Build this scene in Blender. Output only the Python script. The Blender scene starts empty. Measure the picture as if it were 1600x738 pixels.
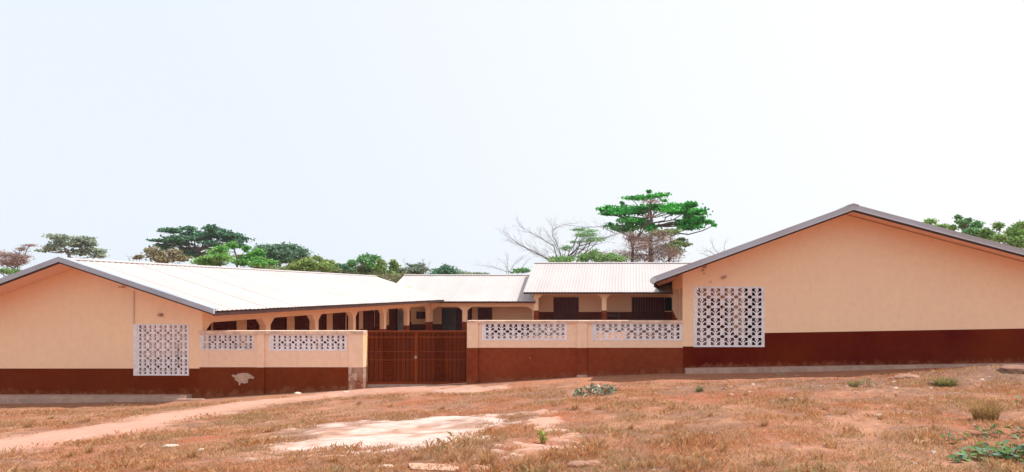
import bpy, bmesh, math, random
import numpy as np
from mathutils import Vector
from mathutils.geometry import tessellate_polygon
R = math.radians
random.seed(7); rng = np.random.default_rng(7)
scn = bpy.context.scene
COL = scn.collection

# ------------------------------------------------------------------ camera
F, CX, CY, CZ = 900.0, 990.0, 454.0, 3.27        # focal length and vanishing point measured on the 1600 px photo
cd = bpy.data.cameras.new('camera'); cam = bpy.data.objects.new('camera', cd); COL.objects.link(cam)
cam.location = (0, 0, CZ); cam.rotation_euler = (R(90), 0, 0)
cd.sensor_width = 36; cd.lens = 36 * F / 1600
cd.shift_x = (800 - CX) / 1600; cd.shift_y = (CY - 369) / 1600
cd.clip_start = .1; cd.clip_end = 4000
scn.camera = cam

# ------------------------------------------------------------------ light
LS = Vector((.52, .07, .85)).normalized()          # towards the sun: high, from the right, a little behind the houses
ELEV = math.asin(LS.z); AZ = math.atan2(LS.x, LS.y)
w = bpy.data.worlds.new('World'); scn.world = w; w.use_nodes = True
nt = w.node_tree; nt.nodes.clear()
out = nt.nodes.new('ShaderNodeOutputWorld'); bg = nt.nodes.new('ShaderNodeBackground')
sky = nt.nodes.new('ShaderNodeTexSky'); sky.sky_type = 'NISHITA'; sky.sun_disc = False
sky.sun_elevation = ELEV; sky.sun_rotation = AZ; sky.air_density = 1.0; sky.dust_density = 4.0; sky.ozone_density = 1.5
bg.inputs[1].default_value = .1
# thick dry-season haze over the clear sky: pale veil, a little bluer away from the sun side
tc = nt.nodes.new('ShaderNodeTexCoord'); dot = nt.nodes.new('ShaderNodeVectorMath'); dot.operation = 'DOT_PRODUCT'
nrm = nt.nodes.new('ShaderNodeVectorMath'); nrm.operation = 'NORMALIZE'
nt.links.new(tc.outputs['Generated'], nrm.inputs[0]); nt.links.new(nrm.outputs[0], dot.inputs[0]); dot.inputs[1].default_value = Vector((.75, .35, .56)).normalized()
ramp = nt.nodes.new('ShaderNodeValToRGB'); nt.links.new(dot.outputs['Value'], ramp.inputs[0])
e = ramp.color_ramp.elements
e[0].position = 0.0; e[0].color = (.81, .875, .955, 1)
e[1].position = .85; e[1].color = (.965, .97, .99, 1)
m_ = ramp.color_ramp.elements.new(.40); m_.color = (.875, .915, .96, 1)
sc_ = nt.nodes.new('ShaderNodeVectorMath'); sc_.operation = 'SCALE'; sc_.inputs['Scale'].default_value = 7.95
nt.links.new(ramp.outputs[0], sc_.inputs[0])
mx = nt.nodes.new('ShaderNodeMix'); mx.data_type = 'RGBA'; mx.inputs[0].default_value = .93
nt.links.new(sky.outputs[0], mx.inputs[6]); nt.links.new(sc_.outputs[0], mx.inputs[7])
nt.links.new(mx.outputs[2], bg.inputs[0]); nt.links.new(bg.outputs[0], out.inputs[0])
sd = bpy.data.lights.new('sun', 'SUN'); sd.energy = 4.1; sd.angle = R(.8); sd.color = (1, .95, .88)
sun = bpy.data.objects.new('sun', sd); COL.objects.link(sun); sun.location = (30, 10, 60)
sun.rotation_euler = LS.to_track_quat('Z', 'Y').to_euler()
vs = scn.view_settings; vs.view_transform = 'Standard'; vs.look = 'None'; vs.exposure = .48; vs.gamma = 1; vs.use_curve_mapping = False

# ------------------------------------------------------------------ helpers
def X(px, Y): return (px - CX) / F * Y
def Z(py, Y): return CZ - (py - CY) / F * Y

class MB:
    def __init__(s): s.v = []; s.f = []; s.m = []
    def add(s, vs_, fs_, mat=0):
        b = len(s.v); s.v += [tuple(p) for p in vs_]; s.f += [tuple(b + i for i in f) for f in fs_]; s.m += [mat] * len(fs_)
    def box(s, x0, x1, y0, y1, z0, z1, mat=0):
        s.add([(x0,y0,z0),(x1,y0,z0),(x1,y1,z0),(x0,y1,z0),(x0,y0,z1),(x1,y0,z1),(x1,y1,z1),(x0,y1,z1)],
              [(0,3,2,1),(4,5,6,7),(0,1,5,4),(1,2,6,5),(2,3,7,6),(3,0,4,7)], mat)
    def hexa(s, p, mat=0):      # 8 corners in box order
        s.add(p, [(0,3,2,1),(4,5,6,7),(0,1,5,4),(1,2,6,5),(2,3,7,6),(3,0,4,7)], mat)
    def plate(s, loops, a0, a1, axis='y', mat=0):
        """extrude a 2D outline with holes; axis y: (x,z) between y=a0..a1; axis x: (y,z) between x=a0..a1"""
        tri = tessellate_polygon([[Vector((p[0], p[1], 0)) for p in l] for l in loops])
        flat = [p for l in loops for p in l]; n = len(flat)
        mk = (lambda p, a: (p[0], a, p[1])) if axis == 'y' else (lambda p, a: (a, p[0], p[1]))
        vs_ = [mk(p, a0) for p in flat] + [mk(p, a1) for p in flat]
        fs_ = [tuple(t) for t in tri] + [tuple(i + n for i in reversed(t)) for t in tri]
        b = 0
        for l in loops:
            k = len(l)
            for i in range(k):
                j = (i + 1) % k; fs_.append((b + i, b + j, b + j + n, b + i + n))
            b += k
        s.add(vs_, fs_, mat)
    def tube(s, pts, rad, n=6, mat=0, cap=True):
        pts = [Vector(p) for p in pts]; rings = []; up = Vector((.3, .2, 1)).normalized()
        for i, p in enumerate(pts):
            d = (pts[min(i+1, len(pts)-1)] - pts[max(i-1, 0)]).normalized()
            a = d.cross(up)
            if a.length < .05: a = d.cross(Vector((1, 0, 0)))
            a.normalize(); b = d.cross(a)
            r = rad[i] if hasattr(rad, '__len__') else rad
            rings.append([p + (a*math.cos(t) + b*math.sin(t))*r for t in [2*math.pi*k/n for k in range(n)]])
        fs_ = []
        for i in range(len(pts)-1):
            for k in range(n):
                fs_.append((i*n+k, i*n+(k+1) % n, (i+1)*n+(k+1) % n, (i+1)*n+k))
        if cap: fs_ += [tuple(range(n))[::-1], tuple((len(pts)-1)*n + k for k in range(n))]
        s.add([v for r_ in rings for v in r_], fs_, mat)
    def build(s, name, mats, parent=None, smooth=False, fix=True):
        me = bpy.data.meshes.new(name)
        o_ = Vector((0, 0, 0))
        q = parent
        while q is not None: o_ += q.location; q = q.parent
        me.from_pydata([(a-o_.x, b-o_.y, c-o_.z) for a, b, c in s.v], [], s.f)
        if not isinstance(mats, (list, tuple)): mats = [mats]
        for m in mats: me.materials.append(m)
        me.polygons.foreach_set('material_index', s.m)
        if fix:
            bm = bmesh.new(); bm.from_mesh(me); bmesh.ops.recalc_face_normals(bm, faces=bm.faces); bm.to_mesh(me); bm.free()
        if smooth: me.polygons.foreach_set('use_smooth', [True]*len(me.polygons))
        return link(name, me, parent)

def link(name, me, parent=None, loc=(0,0,0)):
    o = bpy.data.objects.new(name, me); COL.objects.link(o); o.location = loc
    if parent is not None: o.parent = parent
    return o
def empty(name, loc): return link(name, None, None, loc)
def tag(o, label=None, cat=None, group=None, kind=None):
    for k, v in (('label', label), ('category', cat), ('group', group), ('kind', kind)):
        if v: o[k] = v
    return o

# value noise
_T = np.random.default_rng(3).random((256, 256))
def vnoise(x, y):
    xi = np.floor(x).astype(int); yi = np.floor(y).astype(int); fx = x - xi; fy = y - yi
    fx = fx*fx*(3-2*fx); fy = fy*fy*(3-2*fy)
    a = _T[xi & 255, yi & 255]; b = _T[(xi+1) & 255, yi & 255]; c = _T[xi & 255, (yi+1) & 255]; d = _T[(xi+1) & 255, (yi+1) & 255]
    return (a*(1-fx)+b*fx)*(1-fy) + (c*(1-fx)+d*fx)*fy
def fbm(x, y, o=4):
    x = np.asarray(x, float); y = np.asarray(y, float); s = 0; a = .5; t = 0
    for i in range(o):
        s = s + a*vnoise(x*2**i + 17.3*i, y*2**i + 9.1*i); t += a; a *= .5
    return s/t
def sstep(a, b, x): t = np.clip((x-a)/(b-a), 0, 1); return t*t*(3-2*t)

# ------------------------------------------------------------------ materials
def mat(name, col, rough=.8, var=None, vscale=3, bump=.0, bscale=40, metallic=0, stretch=(1,1,1), var2=None, v2scale=30, v2amt=.3, spec=.3,
        peel=None, splash=None, streak=None, attr=None, trans=0, rand=0):
    m = bpy.data.materials.new(name); m.use_nodes = True; t = m.node_tree; N = t.nodes; L = t.links
    b = N['Principled BSDF']; b.inputs['Roughness'].default_value = rough; b.inputs['Metallic'].default_value = metallic
    b.inputs['Specular IOR Level'].default_value = spec
    g = N.new('ShaderNodeNewGeometry'); mp = N.new('ShaderNodeMapping'); L.new(g.outputs['Position'], mp.inputs[0]); mp.inputs['Scale'].default_value = stretch
    def noise(sc, det=4, vec=None, rgh=.55):
        n = N.new('ShaderNodeTexNoise'); n.inputs['Scale'].default_value = sc; n.inputs['Detail'].default_value = det; n.inputs['Roughness'].default_value = rgh
        L.new(vec or mp.outputs[0], n.inputs['Vector']); return n.outputs['Fac']
    def rmp(s, a, c):
        r = N.new('ShaderNodeMapRange'); r.inputs[1].default_value = a; r.inputs[2].default_value = c; L.new(s, r.inputs[0]); return r.outputs[0]
    def mix(f, a, c):
        x = N.new('ShaderNodeMix'); x.data_type = 'RGBA'
        if isinstance(f, (int, float)): x.inputs[0].default_value = f
        else: L.new(f, x.inputs[0])
        for s, i in ((a, 6), (c, 7)):
            if isinstance(s, tuple): x.inputs[i].default_value = (*s, 1)
            else: L.new(s, x.inputs[i])
        return x.outputs[2]
    def mul(a, c):
        x = N.new('ShaderNodeMath'); x.operation = 'MULTIPLY'
        for s, i in ((a, 0), (c, 1)):
            if isinstance(s, (int, float)): x.inputs[i].default_value = s
            else: L.new(s, x.inputs[i])
        return x.outputs[0]
    c = tuple(col)
    if attr:
        a = N.new('ShaderNodeAttribute'); a.attribute_name = attr; c = a.outputs['Color']
    if var: c = mix(rmp(noise(vscale), .35, .65), c, tuple(var))
    if var2: c = mix(mul(rmp(noise(v2scale, 6, None, .7), .4, .7), v2amt), c, tuple(var2))
    if streak:   # thin rain streaks running down
        ms = N.new('ShaderNodeMapping'); L.new(g.outputs['Position'], ms.inputs[0]); ms.inputs['Scale'].default_value = (6, 6, .45)
        c = mix(mul(rmp(noise(1.6, 5, ms.outputs[0], .65), .56, .78), streak[1]), c, streak[0])
    if peel:     # flaked paint: (colour, threshold low, high, scale)
        c = mix(rmp(noise(peel[3], 5, None, .6), peel[1], peel[2]), c, peel[0])
    if splash:   # red soil splashed up the wall foot: (slope of the foot along x, height at x=0)
        sx = N.new('ShaderNodeSeparateXYZ'); L.new(g.outputs['Position'], sx.inputs[0])
        def mth(op, a, c_):
            x = N.new('ShaderNodeMath'); x.operation = op
            for q, i in ((a, 0), (c_, 1)):
                if isinstance(q, (int, float)): x.inputs[i].default_value = q
                else: L.new(q, x.inputs[i])
            return x.outputs[0]
        hgt = mth('SUBTRACT', sx.outputs[2], mth('ADD', mul(sx.outputs[0], splash[0]), splash[1]))
        up = mth('ADD', hgt, mul(mth('SUBTRACT', noise(3.5, 6, None, .7), .5), 1.1))
        r = N.new('ShaderNodeMapRange'); r.inputs[1].default_value = .16; r.inputs[2].default_value = -.02; L.new(up, r.inputs[0])
        c = mix(mul(r.outputs[0], .35), c, (.38,.17,.09))
    if rand:
        oi = N.new('ShaderNodeObjectInfo'); hv = N.new('ShaderNodeHueSaturation'); rr = N.new('ShaderNodeMapRange')
        rr.inputs[3].default_value = 1-rand; rr.inputs[4].default_value = 1+rand; L.new(oi.outputs['Random'], rr.inputs[0]); L.new(rr.outputs[0], hv.inputs['Value'])
        if isinstance(c, tuple): hv.inputs['Color'].default_value = (*c, 1)
        else: L.new(c, hv.inputs['Color'])
        c = hv.outputs[0]
    if isinstance(c, tuple): b.inputs['Base Color'].default_value = (*c, 1)
    else: L.new(c, b.inputs['Base Color'])
    if bump:
        bp = N.new('ShaderNodeBump'); bp.inputs['Strength'].default_value = bump; bp.inputs['Distance'].default_value = .02
        L.new(noise(bscale, 5, None, .65), bp.inputs['Height']); L.new(bp.outputs[0], b.inputs['Normal'])
    if trans:
        tr = N.new('ShaderNodeBsdfTranslucent'); ms_ = N.new('ShaderNodeMixShader'); ms_.inputs[0].default_value = trans
        if isinstance(c, tuple): tr.inputs[0].default_value = (*c, 1)
        else: L.new(c, tr.inputs[0])
        L.new(b.outputs[0], ms_.inputs[1]); L.new(tr.outputs[0], ms_.inputs[2]); L.new(ms_.outputs[0], N['Material Output'].inputs[0])
    return m

PEACH = mat('peach_paint', (.94,.665,.43), .85, (.92,.64,.43), .7, .25, 60, var2=(.74,.46,.31), v2scale=4, v2amt=.28, streak=((.70,.42,.27), .28))
PEACH_F = mat('peach_paint_fence', (.92,.65,.47), .85, (.89,.62,.45), .9, .25, 60, var2=(.6,.38,.27), v2scale=6, v2amt=.3, streak=((.45,.3,.22), .4))
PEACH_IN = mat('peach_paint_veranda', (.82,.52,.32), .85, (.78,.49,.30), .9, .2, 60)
COPING = mat('coping_plaster', (.88,.62,.46), .9, (.80,.55,.42), 1.6, .4, 50, var2=(.16,.12,.10), v2scale=3.2, v2amt=.55, streak=((.2,.15,.12), .5))
DADO = mat('brown_dado_paint', (.155,.022,.001), .75, (.135,.017,.001), .8, .2, 50, spec=.06, splash=(0, -.36), var2=(.22,.04,.012), v2scale=5, v2amt=.3, peel=((.62,.42,.33), .71, .725, 2.2))
DADO_R = mat('maroon_dado_paint', (.16,.020,.001), .75, (.09,.002,.001), .35, .2, 50, spec=.06, splash=(.018, .52), var2=(.19,.025,.008), v2scale=5, v2amt=.25, peel=((.62,.42,.33), .70, .715, 2.4))
DADO_F = mat('reddish_brown_dado_paint', (.23,.041,.011), .75, (.19,.030,.008), .8, .25, 50, spec=.08, splash=(.05, .34), var2=(.30,.10,.06), v2scale=5, v2amt=.35, peel=((.55,.33,.24), .71, .73, 2.6))
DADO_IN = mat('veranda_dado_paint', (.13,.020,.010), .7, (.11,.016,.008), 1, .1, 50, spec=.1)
DADO_L = mat('left_wall_dado_paint', (.165,.027,.002), .75, (.14,.020,.002), .8, .25, 50, spec=.08, splash=(.05, .34), var2=(.24,.08,.04), v2scale=5, v2amt=.3, peel=((.55,.33,.24), .71, .73, 2.6))
PEELED = mat('peeling_pier_paint', (.20,.045,.02), .85, (.40,.25,.18), 2.6, .5, 30, peel=((.50,.36,.28), .52, .56, 3.2), var2=(.5,.3,.2), v2scale=9, v2amt=.4)
STAIN = mat('orange_stained_plaster', (.85,.60,.42), .85, (.83,.42,.14), 1.2, .3, 50, stretch=(1,1,.7))
BARE = mat('bare_plaster', (.52,.36,.28), .9, (.42,.29,.22), 9, .6, 60)
WHITE = mat('whitewashed_concrete', (.88,.86,.90), .8, (.80,.76,.79), 2.5, .3, 60, var2=(.42,.34,.32), v2scale=7, v2amt=.35, rand=.05)
WHITE_OLD = mat('weathered_concrete_block', (.86,.83,.86), .85, (.76,.70,.70), 2.5, .3, 60, var2=(.2,.15,.13), v2scale=4, v2amt=.5, rand=.06)
ZINC = mat('zinc_roofing', (.475,.435,.43), .5, (.45,.405,.40), .6, .05, 30, spec=.3, rand=.04, var2=(.44,.37,.35), v2scale=2.5, v2amt=.3)
TRIM = mat('grey_flashing', (.40,.43,.49), .4, (.33,.36,.41), 1.2, .1, 20, spec=.6)
TRIM_L = mat('grey_flashing_lip', (.55,.55,.60), .4, spec=.6)
TRIM_R = mat('dusty_flashing', (.37,.34,.35), .5, (.44,.46,.52), .35, .1, 20, spec=.5)
FASCIA = mat('dark_fascia_board', (.07,.028,.022), .7, (.05,.02,.018), 2, .2, 30)
SOFFIT = mat('soffit_board', (.88,.58,.45), .8, (.83,.53,.41), 1.2, .1, 30)
SHUT = mat('brown_louvre_shutter', (.12,.02,.010), .7, (.09,.015,.009), 1.5, .1, 30, spec=.1)
DOORM = mat('maroon_timber_door', (.10,.022,.022), .65, (.08,.016,.017), 2, .1, 30, spec=.15)
DARK = mat('painted_room_dark', (.012,.010,.012), .9, (.02,.016,.018), 2)  # near-black colour standing for the shade inside an unlit room
GLASSY = mat('dark_grey_shiny_panel', (.05,.05,.058), .25, (.08,.08,.09), 1.2, spec=.6)
CEM = mat('plain_cement', (.56,.38,.30), .9, (.46,.31,.25), 1.6, .4, 30, var2=(.22,.14,.1), v2scale=5, v2amt=.5)
GREYB = mat('grey_block_stack', (.33,.31,.31), .9, (.26,.25,.25), 5, .4, 30, rand=.15)
GATE = mat('rusty_brown_gate_paint', (.22,.042,.007), .6, (.19,.033,.005), 1.2, .1, 30, spec=.12, var2=(.24,.06,.02), v2scale=6, v2amt=.3)
GATE_S = mat('rusty_brown_gate_sheet', (.14,.022,.002), .6, (.115,.016,.002), 1.2, .1, 30, spec=.12, rand=.08)
STEEL = mat('dull_steel', (.45,.42,.38), .35, metallic=.7)
PIPE = mat('white_plastic_pipe', (.72,.62,.56), .5)
BENCH = mat('dark_blue_grey_wood', (.06,.045,.07), .6)
GROUND = mat('red_soil', (.4,.2,.1), .95, bump=.9, bscale=14, attr='Col', var2=(.15,.085,.06), v2scale=13, v2amt=.6, stretch=(.7,1.1,1), spec=.1)
FLAT = mat('bare_worn_surface', (.4,.2,.1), .95, bump=.5, bscale=22, attr='Col', var2=(.40,.23,.16), v2scale=6, v2amt=.25, stretch=(.6,1.1,1), spec=.1)
GRASS = mat('dry_grass', (.4,.2,.1), .9, attr='Col', spec=.1, trans=.5)
ROCK = mat('reddish_stone', (.36,.19,.13), .9, (.26,.14,.10), 6, .6, 20, rand=.3)
PALEROCK = mat('pale_stone', (.60,.50,.42), .9, (.48,.36,.29), 6, .6, 20, rand=.15)
LEAF_BLUE = mat('bluish_green_leaf', (.17,.31,.20), .5, (.10,.24,.11), 9, rand=.35, trans=.25)
STEM = mat('plant_stem', (.16,.12,.05), .8)
ROCKP = mat('dusty_slab', (.50,.31,.23), .95, (.40,.24,.17), 5, .5, 25)
BARK = mat('grey_brown_bark', (.16,.115,.095), .9, (.10,.07,.06), 5, .4, 10)
BARK_P = mat('pale_twig_bark', (.20,.16,.165), .9, (.15,.12,.125), 5)

# ------------------------------------------------------------------ terrain
GX = np.array([-600, -60, X(0,20), X(300,20), X(400,20), X(560,20), X(650,20), X(748,20), X(900,20), X(1060,20), X(1250,20), X(1600,20), 60, 600])
GZ = np.array([-1.2, -.75, -.60, -.50, -.36, -.16, -.07, .05, .27, .40, .47, .72, 1.0, 1.0])
def ground_z(x, y):
    x = np.asarray(x, float); y = np.asarray(y, float)
    g20 = np.interp(x, GX, GZ)
    gc = 1.67 + .012*np.clip(x, -30, 20)
    t = np.clip((20-y)/20, 0, 1.5)
    tt = np.where(t < .12, t*t/.24, t-.06)           # level right in front of the walls, then climbing to the viewer
    g = g20 + (gc-g20)*np.clip(tt, 0, 1.1)/.94
    near = sstep(19.6, 18.5, y)
    g = g + near*((fbm(x*.5+40, y*.5+11, 3)-.5)*.16 + (fbm(x*2.1, y*2.1, 3)-.5)*.055)
    m = np.exp(-((x-10.8)/2.6)**2-((y-17.0)/1.0)**2)*.28      # low earth bank towards the right
    return g + m
def hit(px, py):
    dx = (px-CX)/F; dz = -(py-CY)/F
    ys = np.arange(4, 21, .01); h = ground_z(dx*ys, ys); z = CZ + dz*ys
    i = np.argmax(z < h)
    y = ys[i] if z[i] < h[i] else 19.3
    return float(dx*y), float(y), float(ground_z(dx*y, y))
def inpoly(x, y, poly):
    c = np.zeros(np.shape(x), bool); n = len(poly)
    for i in range(n):
        x1, y1 = poly[i]; x2, y2 = poly[(i+1) % n]
        if y1 == y2: continue
        k = ((y1 > y) != (y2 > y)) & (x < (x2-x1)*(y-y1)/(y2-y1)+x1); c ^= k
    return c
def dseg(x, y, pts):
    d = np.full(np.shape(x), 1e9)
    for (ax, ay, aw), (bx, by, bw) in zip(pts, pts[1:]):
        vx, vy = bx-ax, by-ay; t = np.clip(((x-ax)*vx+(y-ay)*vy)/(vx*vx+vy*vy+1e-9), 0, 1)
        d = np.minimum(d, np.hypot(x-ax-t*vx, y-ay-t*vy) - (aw+(bw-aw)*t))
    return d
def pathpt(px, py, w_): x, y, z = hit(px, py); return (x, y, w_)
PATH = [pathpt(-260, 725, 1.5), pathpt(-60, 705, 1.3), pathpt(100, 684, 1.0), pathpt(200, 665, .8), pathpt(290, 646, .75), pathpt(400, 630, .75), pathpt(500, 618, .7), pathpt(600, 609, .75), pathpt(690, 605, .5)]
SLABPX = [(470,690),(505,664),(600,658),(700,652),(790,650),(800,656),(760,672),(750,690),(690,698),(600,700),(520,708),(440,712),(415,705)]
SLAB = [hit(*p)[:2] for p in SLABPX]
def dpoly(x, y, poly):
    d = dseg(x, y, [(a, b, 0) for a, b in poly]+[(*poly[0], 0)])
    return np.where(inpoly(x, y, poly), -d, d)
STRIP1 = [hit(*p)[:2] for p in [(822,646),(852,644),(872,668),(897,694),(868,697),(846,676)]]
STRIP2 = [hit(*p)[:2] for p in [(775,706),(800,702),(880,696),(905,698),(880,706),(800,714)]]
STRIP3 = [hit(*p)[:2] for p in [(668,612),(720,606),(790,603),(800,607),(745,613),(700,617)]]
def masks(x, y):
    n = fbm(x*1.3, y*1.6, 4)-.5; n5 = fbm(x*4.3+9, y*7.6, 4)-.5
    p = sstep(1.0, -.7, dseg(x, y, PATH)+n*1.7+n5*1.0)
    s = sstep(.30, -.32, dpoly(x, y, SLAB)+n*1.4+n5*1.3)
    s2 = np.maximum(sstep(.2, -.2, dpoly(x, y, STRIP3)+n*.5+n5*.4), sstep(.14, -.16, dpoly(x, y, STRIP1)+n*.6+n5*1.0)); s2 = np.maximum(s2, sstep(.14, -.16, dpoly(x, y, STRIP2)+n*.6+n5*1.0))
    return p, s, s2
def lerp(a, b, t): return a*(1-t[..., None]) + np.array(b)*t[..., None]
def ground_col(x, y):
    p, s, s2 = masks(x, y)
    n1 = fbm(x*.55+5, y*.7, 4); n2 = fbm(x*3.1, y*4.5+3, 4); n3 = fbm(x*.9+31, y*1.1+7, 4); n4 = fbm(x*9, y*12, 3)
    c = np.ones(np.shape(x)+(3,))*np.array((.42,.20,.12))
    c = lerp(c, (.47,.27,.18), sstep(.45, .62, n1))
    c = lerp(c, (.28,.185,.14), sstep(.46, .62, n3)*.7)
    c = lerp(c, (.43,.135,.062), sstep(.6, .72, 1-n1)*.7)
    c = lerp(c, (.27,.16,.115), sstep(.54, .70, n2)*.6)
    c = lerp(c, (.50,.31,.21), sstep(.56, .70, 1-n2)*.55)
    # greyer gravelly ground on the right, bare orange strip along the walls
    gr = sstep(2.5, 5, x)*sstep(13.5, 15.5, y)*sstep(18.4, 17.4, y)
    c = lerp(c, (.27,.18,.14), gr*.75*sstep(.3, .6, n2+.08))
    c = lerp(c, (.52,.26,.155), sstep(17.7, 18.4, y)*sstep(-9, 1, x)*.8)
    c = lerp(c, (.52,.29,.18), sstep(17.0, 18.2, y)*sstep(-9, -12, x)*.6)
    c = lerp(c, (.60,.40,.325), p*.9)
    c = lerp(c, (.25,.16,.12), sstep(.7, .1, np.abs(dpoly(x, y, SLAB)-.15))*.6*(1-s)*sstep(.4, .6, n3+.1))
    c = lerp(c, (.66,.60,.57), s*(1-.8*sstep(.46, .60, n1*.35+n3*.3+n2*.35)))
    c = lerp(c, (.56,.43,.36), s2*.8)
    c = c*np.array((.80,.68,.64))
    c = c*(1+(n4[..., None]-.5)*.45)
    far = sstep(30, 80, y); c = lerp(c, (.2,.15,.08), far*.8)
    return np.clip(c, .01, .9)
def grid_mesh(name, xs, ys, zf, mtl, colf=ground_col, keep=None):
    XX, YY = np.meshgrid(xs, ys); ZZ = zf(XX, YY); nx, ny = len(xs), len(ys)
    v = np.stack([XX, YY, ZZ], -1).reshape(-1, 3)
    i = np.arange((ny-1)*(nx-1)); r = i//(nx-1); c = i % (nx-1); a = r*nx+c
    f = np.stack([a, a+1, a+nx+1, a+nx], 1)
    if keep is not None:
        kk = keep(XX, YY).reshape(-1); f = f[kk[f].any(1)]
        used = np.unique(f); mp = -np.ones(len(v), int); mp[used] = np.arange(len(used)); v = v[used]; f = mp[f]
    return np_mesh(name, v, f, mtl, colf(v[:, 0], v[:, 1]), smooth=True)
def np_mesh(name, v, f, mtl, col=None, smooth=False):
    me = bpy.data.meshes.new(name); k = f.shape[1]
    me.vertices.add(len(v)); me.vertices.foreach_set('co', np.ascontiguousarray(v, dtype=np.float32).ravel())
    me.loops.add(f.size); me.loops.foreach_set('vertex_index', np.ascontiguousarray(f, dtype=np.int32).ravel())
    me.polygons.add(len(f)); me.polygons.foreach_set('loop_start', np.arange(len(f), dtype=np.int32)*k)
    me.update(calc_edges=True)
    if smooth: me.polygons.foreach_set('use_smooth', np.ones(len(f), bool))
    if col is not None:
        ca = me.color_attributes.new('Col', 'FLOAT_COLOR', 'POINT'); cc = np.ones((len(v), 4), np.float32); cc[:, :3] = col
        ca.data.foreach_set('color', cc.ravel())
    me.materials.append(mtl); return me

def axis(dense0, dense1, step, lo, hi):
    a = list(np.arange(dense0, dense1, step)); s = step
    while a[-1] < hi: s *= 1.35; a.append(a[-1]+s)
    b = []; s = step; q = dense0
    while q > lo: s *= 1.35; q -= s; b.append(q)
    return np.array(b[::-1]+a)
gx = axis(-24, 15, .09, -900, 900); gy = axis(4.5, 20.2, .075, -300, 1800)
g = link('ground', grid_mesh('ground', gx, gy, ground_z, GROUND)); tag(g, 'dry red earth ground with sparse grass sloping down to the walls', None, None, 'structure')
def sheet_z(maskf, up):
    return lambda x, y: ground_z(x, y) + np.clip(maskf(x, y), 0, 1)*(up+.03) - .03
o = link('dirt_path', grid_mesh('dirt_path', np.arange(-24, -4, .1), np.arange(8, 20, .08), sheet_z(lambda x, y: sstep(.05, .5, masks(x, y)[0]), .012), FLAT, keep=lambda x, y: masks(x, y)[0] > .04))
tag(o, 'pale trodden earth path leading to the gate', None, None, 'structure')
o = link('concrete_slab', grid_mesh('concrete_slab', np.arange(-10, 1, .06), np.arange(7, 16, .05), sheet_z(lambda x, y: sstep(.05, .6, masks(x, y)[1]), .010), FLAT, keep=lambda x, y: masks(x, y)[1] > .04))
tag(o, 'worn white concrete slab of an old foundation', None, None, 'structure')
o = link('broken_kerb', grid_mesh('broken_kerb', np.arange(-8, 1, .05), np.arange(7, 19.5, .04), sheet_z(lambda x, y: sstep(.05, .6, masks(x, y)[2]), .03), FLAT, keep=lambda x, y: masks(x, y)[2] > .04))
tag(o, 'broken pale footing strip beside the old slab', None, None, 'structure')

# ------------------------------------------------------------------ breeze blocks
def arc(cx, cy, rx, ry, a0, a1, n=5): return [(cx+rx*math.cos(R(a0+(a1-a0)*i/n)), cy+ry*math.sin(R(a0+(a1-a0)*i/n))) for i in range(n+1)]
_blk = {}
def block_mesh(w_, h_, corners, t, mtl):
    key = (round(w_, 3), round(h_, 3), corners, mtl.name)
    if key in _blk: return _blk[key]
    a, b = w_/2-.0015, h_/2-.0015; rx, ry = .165*w_, .17*h_
    outl = []
    for (sx, sy, a0, a1), on in zip(((-1,-1,90,0), (1,-1,180,90), (1,1,270,180), (-1,1,360,270)), corners):
        outl += arc(sx*a, sy*b, rx, ry, a0, a1, 4) if on else [(sx*a, sy*b)]
    U, V = .35*w_, .375*h_
    s1 = [(-.15,.98),(-.5,1.0),(-.85,1),(-1,.85),(-1,.5),(-1,.12),(-.82,.17),(-.6,.11),(-.42,-.04),(-.28,-.28),(-.12,-.2),(-.12,.06),(-.27,.24),(-.42,.5),(-.31,.76)]
    s2 = [(-1,-.10),(-.8,-.08),(-.55,-.22),(-.36,-.5),(-.25,-.85),(-.3,-1),(-.6,-1),(-.9,-1),(-1,-.86)]
    holes = [[(x*U, y*V) for x, y in s] for s in (s1, s2)] + [[(-x*U, y*V) for x, y in s][::-1] for s in (s1, s2)] + [arc(0, .5*V, .13*U, .15*V, 0, 324, 9)]
    mb = MB(); mb.plate([outl]+holes, -t/2, t/2)
    o = mb.build('tmp', mtl); me = o.data; me.name = 'screen_block'; bpy.data.objects.remove(o)
    _blk[key] = me; return me
def screen(parent, name, x0, x1, z0, z1, y, nx, nz, mtl, fr=.07, left=.1, t=.055, label=None):
    """breeze-block screen: frame part with each patterned block as a sub-part"""
    mb = MB(); yy0, yy1 = y-t/2+.012, y+t/2-.012
    fx0, fx1, fz0, fz1 = x0+left, x1-fr, z0+fr*.6, z1-fr*.6
    mb.plate([[(x0,z0),(x1,z0),(x1,z1),(x0,z1)], [(fx0,fz0),(fx0,fz1),(fx1,fz1),(fx1,fz0)]], yy0-.02, yy1, mat=0)
    f = mb.build(name, mtl, parent)
    if label: f['label'] = label
    bw, bh = (fx1-fx0)/nx, (fz1-fz0)/nz
    for i in range(nx):
        for j in range(nz):
            l, r_, d, u = i > 0, i < nx-1, j > 0, j < nz-1
            me = block_mesh(bw, bh, (l and d, r_ and d, r_ and u, l and u), t, mtl)
            b = link('screen_block', me, f, Vector((fx0+(i+.5)*bw, y+random.uniform(-.004, .004), fz0+(j+.5)*bh))-parent.location)
    return f

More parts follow.
